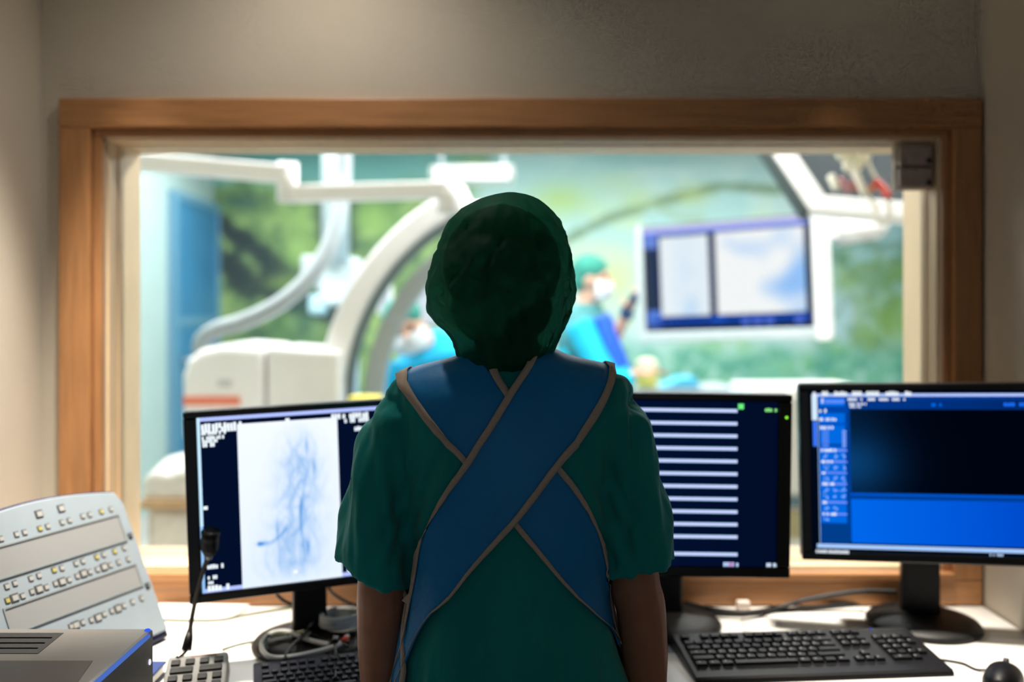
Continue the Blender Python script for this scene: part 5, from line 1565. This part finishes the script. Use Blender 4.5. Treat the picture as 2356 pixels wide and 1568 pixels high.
# ------------------------------------------------------------------ keyboards
KEYMESH = {}
def key_mesh(w_, d_, m):
    kk = (round(w_, 4), round(d_, 4), m.name)
    if kk not in KEYMESH:
        me = bpy.data.meshes.new('key')
        a, b_ = w_ / 2, d_ / 2
        vs = [(-a, -b_, 0), (a, -b_, 0), (a, b_, 0), (-a, b_, 0), (-a + .0022, -b_ + .002, .0065), (a - .0022, -b_ + .002, .0065), (a - .0022, b_ - .0032, .0062), (-a + .0022, b_ - .0032, .0062)]
        me.from_pydata(vs, [], [(3, 2, 1, 0), (4, 5, 6, 7), (0, 1, 5, 4), (1, 2, 6, 5), (2, 3, 7, 6), (3, 0, 4, 7)])
        me.materials.append(m)
        KEYMESH[kk] = me
    return KEYMESH[kk]
def keyboard(label, cen, yaw, w_, d_, body_m, key_m, led=True, marks=True):
    r = thing('keyboard', label, 'keyboard', cen, yaw)
    hf, hb = 0.014, 0.026
    b = MB()
    pr = [(-d_ / 2, 0.0), (d_ / 2, 0.0), (d_ / 2, hb), (d_ / 2 - 0.012, hb + 0.002), (-d_ / 2 + 0.035, hf), (-d_ / 2 + 0.006, hf - 0.003), (-d_ / 2, 0.006)]
    b.prism([(-w_ / 2, y, z) for y, z in pr], (w_, 0, 0))
    b.build('case', body_m, r, world=False, bevel=0.003)
    sl = math.atan2(hb + 0.002 - hf, d_ - 0.047)
    def zt(y): return hf + (y + d_ / 2 - 0.035) * math.tan(sl) - 0.0012
    pitch = (w_ - 0.024) / 23.4
    kd = pitch * 0.98
    rows = []
    x0 = -w_ / 2 + 0.012
    ys = [d_ / 2 - 0.026 - (0.006 if k else 0) - k * kd * 1.02 for k in range(6)]
    R0 = [(0, 1), None, (2, 1), (3, 1), (4, 1), (5, 1), (6.5, 1), (7.5, 1), (8.5, 1), (9.5, 1), (11, 1), (12, 1), (13, 1), (14, 1)]
    lay = [[(0, 1)] + [(2 + k + (0.5 if k > 3 else 0) + (0.5 if k > 7 else 0), 1) for k in range(12)],
           [(k, 1) for k in range(13)] + [(13, 2)],
           [(0, 1.5)] + [(1.5 + k, 1) for k in range(12)] + [(13.5, 1.5)],
           [(0, 1.75)] + [(1.75 + k, 1) for k in range(11)] + [(12.75, 2.25)],
           [(0, 2.25)] + [(2.25 + k, 1) for k in range(10)] + [(12.25, 2.75)],
           [(0, 1.25), (1.25, 1.25), (2.5, 1.25), (3.75, 6.25), (10, 1.25), (11.25, 1.25), (12.5, 1.25), (13.75, 1.25)]]
    nav = [[(15.5, 1), (16.5, 1), (17.5, 1)], [(15.5, 1), (16.5, 1), (17.5, 1)], [(15.5, 1), (16.5, 1), (17.5, 1)], [], [(16.5, 1)], [(15.5, 1), (16.5, 1), (17.5, 1)]]
    pad = [[], [(19.2, 1), (20.2, 1), (21.2, 1), (22.2, 1)], [(19.2, 1), (20.2, 1), (21.2, 1), (22.2, 1)], [(19.2, 1), (20.2, 1), (21.2, 1)], [(19.2, 1), (20.2, 1), (21.2, 1), (22.2, 1)], [(19.2, 2), (21.2, 1)]]
    rs = random.Random(4)
    for j in range(6):
        for (kx, kw) in lay[j] + nav[j] + pad[j]:
            me = key_mesh(kw * pitch - 0.0022, kd - 0.0024, key_m)
            o = bpy.data.objects.new('key', me); COL.objects.link(o); o.parent = r
            yy = ys[j]
            o.location = (x0 + (kx + kw / 2) * pitch, yy, zt(yy)); o.rotation_euler = (sl, 0, 0)
            if marks and kw <= 2 and rs.random() < 0.9:
                mk = key_mesh_mark()
                p = bpy.data.objects.new('key_mark', mk); COL.objects.link(p); p.parent = o
                p.location = (-0.003, 0.001, 0.00655)
    if led:
        MB().ell((w_ / 2 - 0.075, d_ / 2 - 0.012, hb + 0.002), (0.0022, 0.0022, 0.001), None, 8, 6).build('status_light', mat_emit('blue_status', (50, 100, 255), 1.0), r, world=False)
    return r
def key_mesh_mark():
    if 'mark' not in KEYMESH:
        me = bpy.data.meshes.new('key_mark')
        me.from_pydata([(-.0018, -.002, 0), (.0018, -.002, 0), (.0018, .002, 0), (-.0018, .002, 0)], [], [(0, 1, 2, 3)])
        me.materials.append(mat('key_print', (120, 122, 126), 0.6))
        KEYMESH['mark'] = me
    return KEYMESH['mark']
M_KEY = mat('black_key', (12, 12, 13), 0.5, vary=0.1, spec=0.3)
keyboard('black keyboard in front of the right monitor', (0.556, 1.670, DESKZ), math.radians(4.5), 0.478, 0.178, M_BLACK, M_KEY)
kc = Vector((-0.468, 1.600)) + Vector((math.cos(math.radians(17)), math.sin(math.radians(17)))) * 0.20 + Vector((math.sin(math.radians(17)), -math.cos(math.radians(17)))) * 0.080
keyboard('dark keyboard tinted with screen blue at the bottom edge below the left monitor', (kc.x, kc.y, DESKZ), math.radians(17), 0.40, 0.15, mat('keyboard_case_screen_blue', (8, 16, 36), 0.75), mat('key_screen_blue', (6, 10, 22), 0.6), led=False, marks=False)  # blue reflected from the screen is mixed into these dark base colours

def build_mouse():
    c = PD(2308, 1572); yaw = math.radians(-38)
    r = thing('computer_mouse', 'black computer mouse beside the right keyboard', 'mouse', (c.x, c.y, DESKZ))
    R = Matrix.Rotation(yaw, 3, 'Z')
    def shell(z0, z1, k, y0=-1.0, y1=1.0):
        rings = []
        for t in np.linspace(y0, y1, 15):
            wv = 0.031 * (1 - abs(t) ** 3.2 * 0.55) * k
            hh = 0.036 * (1 - 0.55 * max(0, t) ** 2 - 0.45 * max(0, -t) ** 2.4)
            ring = []
            for q in range(14):
                a = math.pi * q / 13
                ring.append(Vector((math.cos(a) * wv, t * 0.054, z0 + max(0.0, math.sin(a)) ** 0.8 * (hh - z0) * z1)))
            rings.append([Vector((c.x, c.y, DESKZ)) + R @ p for p in ring])
        return MB().rings(rings)
    shell(0.0, 1.0, 1.0).build('shell', M_BLACK, r, smooth=True)
    w = MB().cyl(Vector((c.x, c.y, DESKZ)) + R @ Vector((-0.004, 0.030, 0.028)), Vector((c.x, c.y, DESKZ)) + R @ Vector((0.004, 0.030, 0.028)), 0.008)
    w.build('scroll_wheel', M_DGREY, r, smooth=True)
    pts = [Vector((c.x, c.y, DESKZ + 0.012)) + R @ Vector((0, 0.05, 0))] + [PD(px, py, 0.003) for px, py in ((2252, 1540), (2215, 1525), (2170, 1517), (2120, 1512))]
    MB().tube(spline(pts, 6), 0.0022, 8).build('cable', M_CABLE, r, smooth=True)
build_mouse()

# ------------------------------------------------------------------ cables and small things
def cable(name, label, pts, rad, m, cat='cable', group='loose cables on the desk'):
    p = spline(pts, 8)
    o = MB().tube(p, rad, 10).build(name, m, None, smooth=True, loc=(p[0].x, p[0].y, p[0].z - rad))
    return tag(o, label, cat, group)
c3 = 0.0045
cable('cable', 'thick black cable bundle running from the middle monitor to the right monitor', [PD(px, py, c3) for px, py in ((1582, 1392), (1630, 1408), (1700, 1412), (1770, 1408), (1850, 1400), (1930, 1392), (2010, 1384), (2040, 1380))], 0.0062, M_CABLE)
cable('cable', 'black cable arching along the wooden apron towards the right monitor stand', [PD(1575, 1386, c3 + 0.009), PD(1640, 1401, c3 + 0.012), PD(1720, 1408, c3 + 0.012), PD(1790, 1397, c3 + 0.010)] + [P(px, py, 1.93) for px, py in ((1850, 1380), (1920, 1367), (1990, 1359), (2062, 1360))], 0.0052, M_CABLE)
cable('cable', 'black cable drooping under the left monitor to the right of its stand', [P(757, 1352, 1.80), P(768, 1366, 1.84), P(800, 1385, 1.88), P(850, 1402, 1.92)], 0.0035, M_CABLE)
cable('cable', 'short black cable drooping under the left monitor to the left of its stand', [P(636, 1366, 1.80), P(655, 1382, 1.81), P(690, 1395, 1.82)], 0.0035, M_CABLE)
cable('cable', 'thin olive cable lying along the back of the desk on the left', [PD(px, py, 0.0035) for px, py in ((372, 1424), (440, 1426), (510, 1424), (560, 1414), (620, 1404), (672, 1396))], 0.0026, M_GCABLE)
cable('cable', 'thin olive cable ending on the desk left of the left monitor foot', [PD(512, 1494, 0.003), PD(550, 1482, 0.003), PD(597, 1472, 0.006), PD(620, 1464, 0.0275), PD(660, 1458, 0.0275), PD(700, 1452, 0.0285)], 0.0028, M_GCABLE)
cable('cable', 'black cable looping across the left monitor foot and down to the left keyboard', [PD(745, 1400, 0.06), PD(722, 1430, 0.040), PD(695, 1462, 0.036), PD(668, 1490, 0.036), PD(656, 1515, 0.030), PD(668, 1535, 0.010), PD(700, 1546, 0.006), PD(745, 1546, 0.005)], 0.0038, M_CABLE)
cable('cable', 'thin black cable hanging from the white coil over the keyboard', [PD(770, 1475, 0.034), PD(772, 1500, 0.034), PD(773, 1530, 0.020), PD(771, 1560, 0.028)], 0.0026, M_CABLE)
cable('cable', 'thin grey cable curling in front of the left monitor foot', [PD(818, 1498, 0.004), PD(816, 1515, 0.004), PD(805, 1530, 0.004), PD(790, 1538, 0.004)], 0.0024, M_CABLE)

def build_coil():
    zf = 0.026
    c = PD(783, 1446, zf)
    r = thing('coiled_cable', 'coiled white cable resting on the left monitor foot', 'cable coil', (c.x, c.y, DESKZ + zf))
    pts = []
    for k in range(0, 73):
        a = 2 * math.pi * k / 24
        rr = 0.040 + 0.0015 * math.sin(k * 0.5)
        pts.append(Vector((c.x + math.cos(a) * rr, c.y + 0.010 + math.sin(a) * rr * 0.95, DESKZ + zf + 0.006 + 0.0065 * k / 24 * 1.2)))
    MB().tube(pts, 0.0050, 10).build('coil', M_WCABLE, r, smooth=True)
    lo = [PD(px, py, 0.031) for px, py in ((800, 1462), (775, 1484), (720, 1500), (660, 1511), (622, 1510), (604, 1494), (606, 1472), (628, 1455), (660, 1452), (690, 1462), (720, 1474), (756, 1482))]
    MB().tube(spline(lo, 8), 0.0046, 10).build('loop', M_WCABLE, r, smooth=True)
    MB().tube([PD(786, 1473, 0.036), PD(800, 1467, 0.038)], 0.0055, 10).build('red_plug', mat('red_plug', (210, 80, 58), 0.5), r, smooth=True)
    MB().box(PD(772, 1478, 0.033), (0.012, 0.020, 0.022)).build('cable_tie', M_BLACK, r, bevel=0.002)
    nb = MB().lathe((c.x + 0.004, c.y + 0.008, DESKZ + zf + 0.001), [(0.033, 0), (0.034, 0.003), (0.0, 0.0035)], 24)
    nb.build('label_disc', mat('cream_card', (240, 232, 206), 0.7), r)
build_coil()
c = PD(1710, 1402)
o = MB().box((c.x, c.y, DESKZ + 0.010), (0.028, 0.022, 0.020)).build('power_adapter', mat('cream_adapter', (242, 226, 214), 0.5), None, bevel=0.003, loc=(c.x, c.y, DESKZ))
tag(o, 'small cream block lying behind the black cables on the desk', 'adapter')
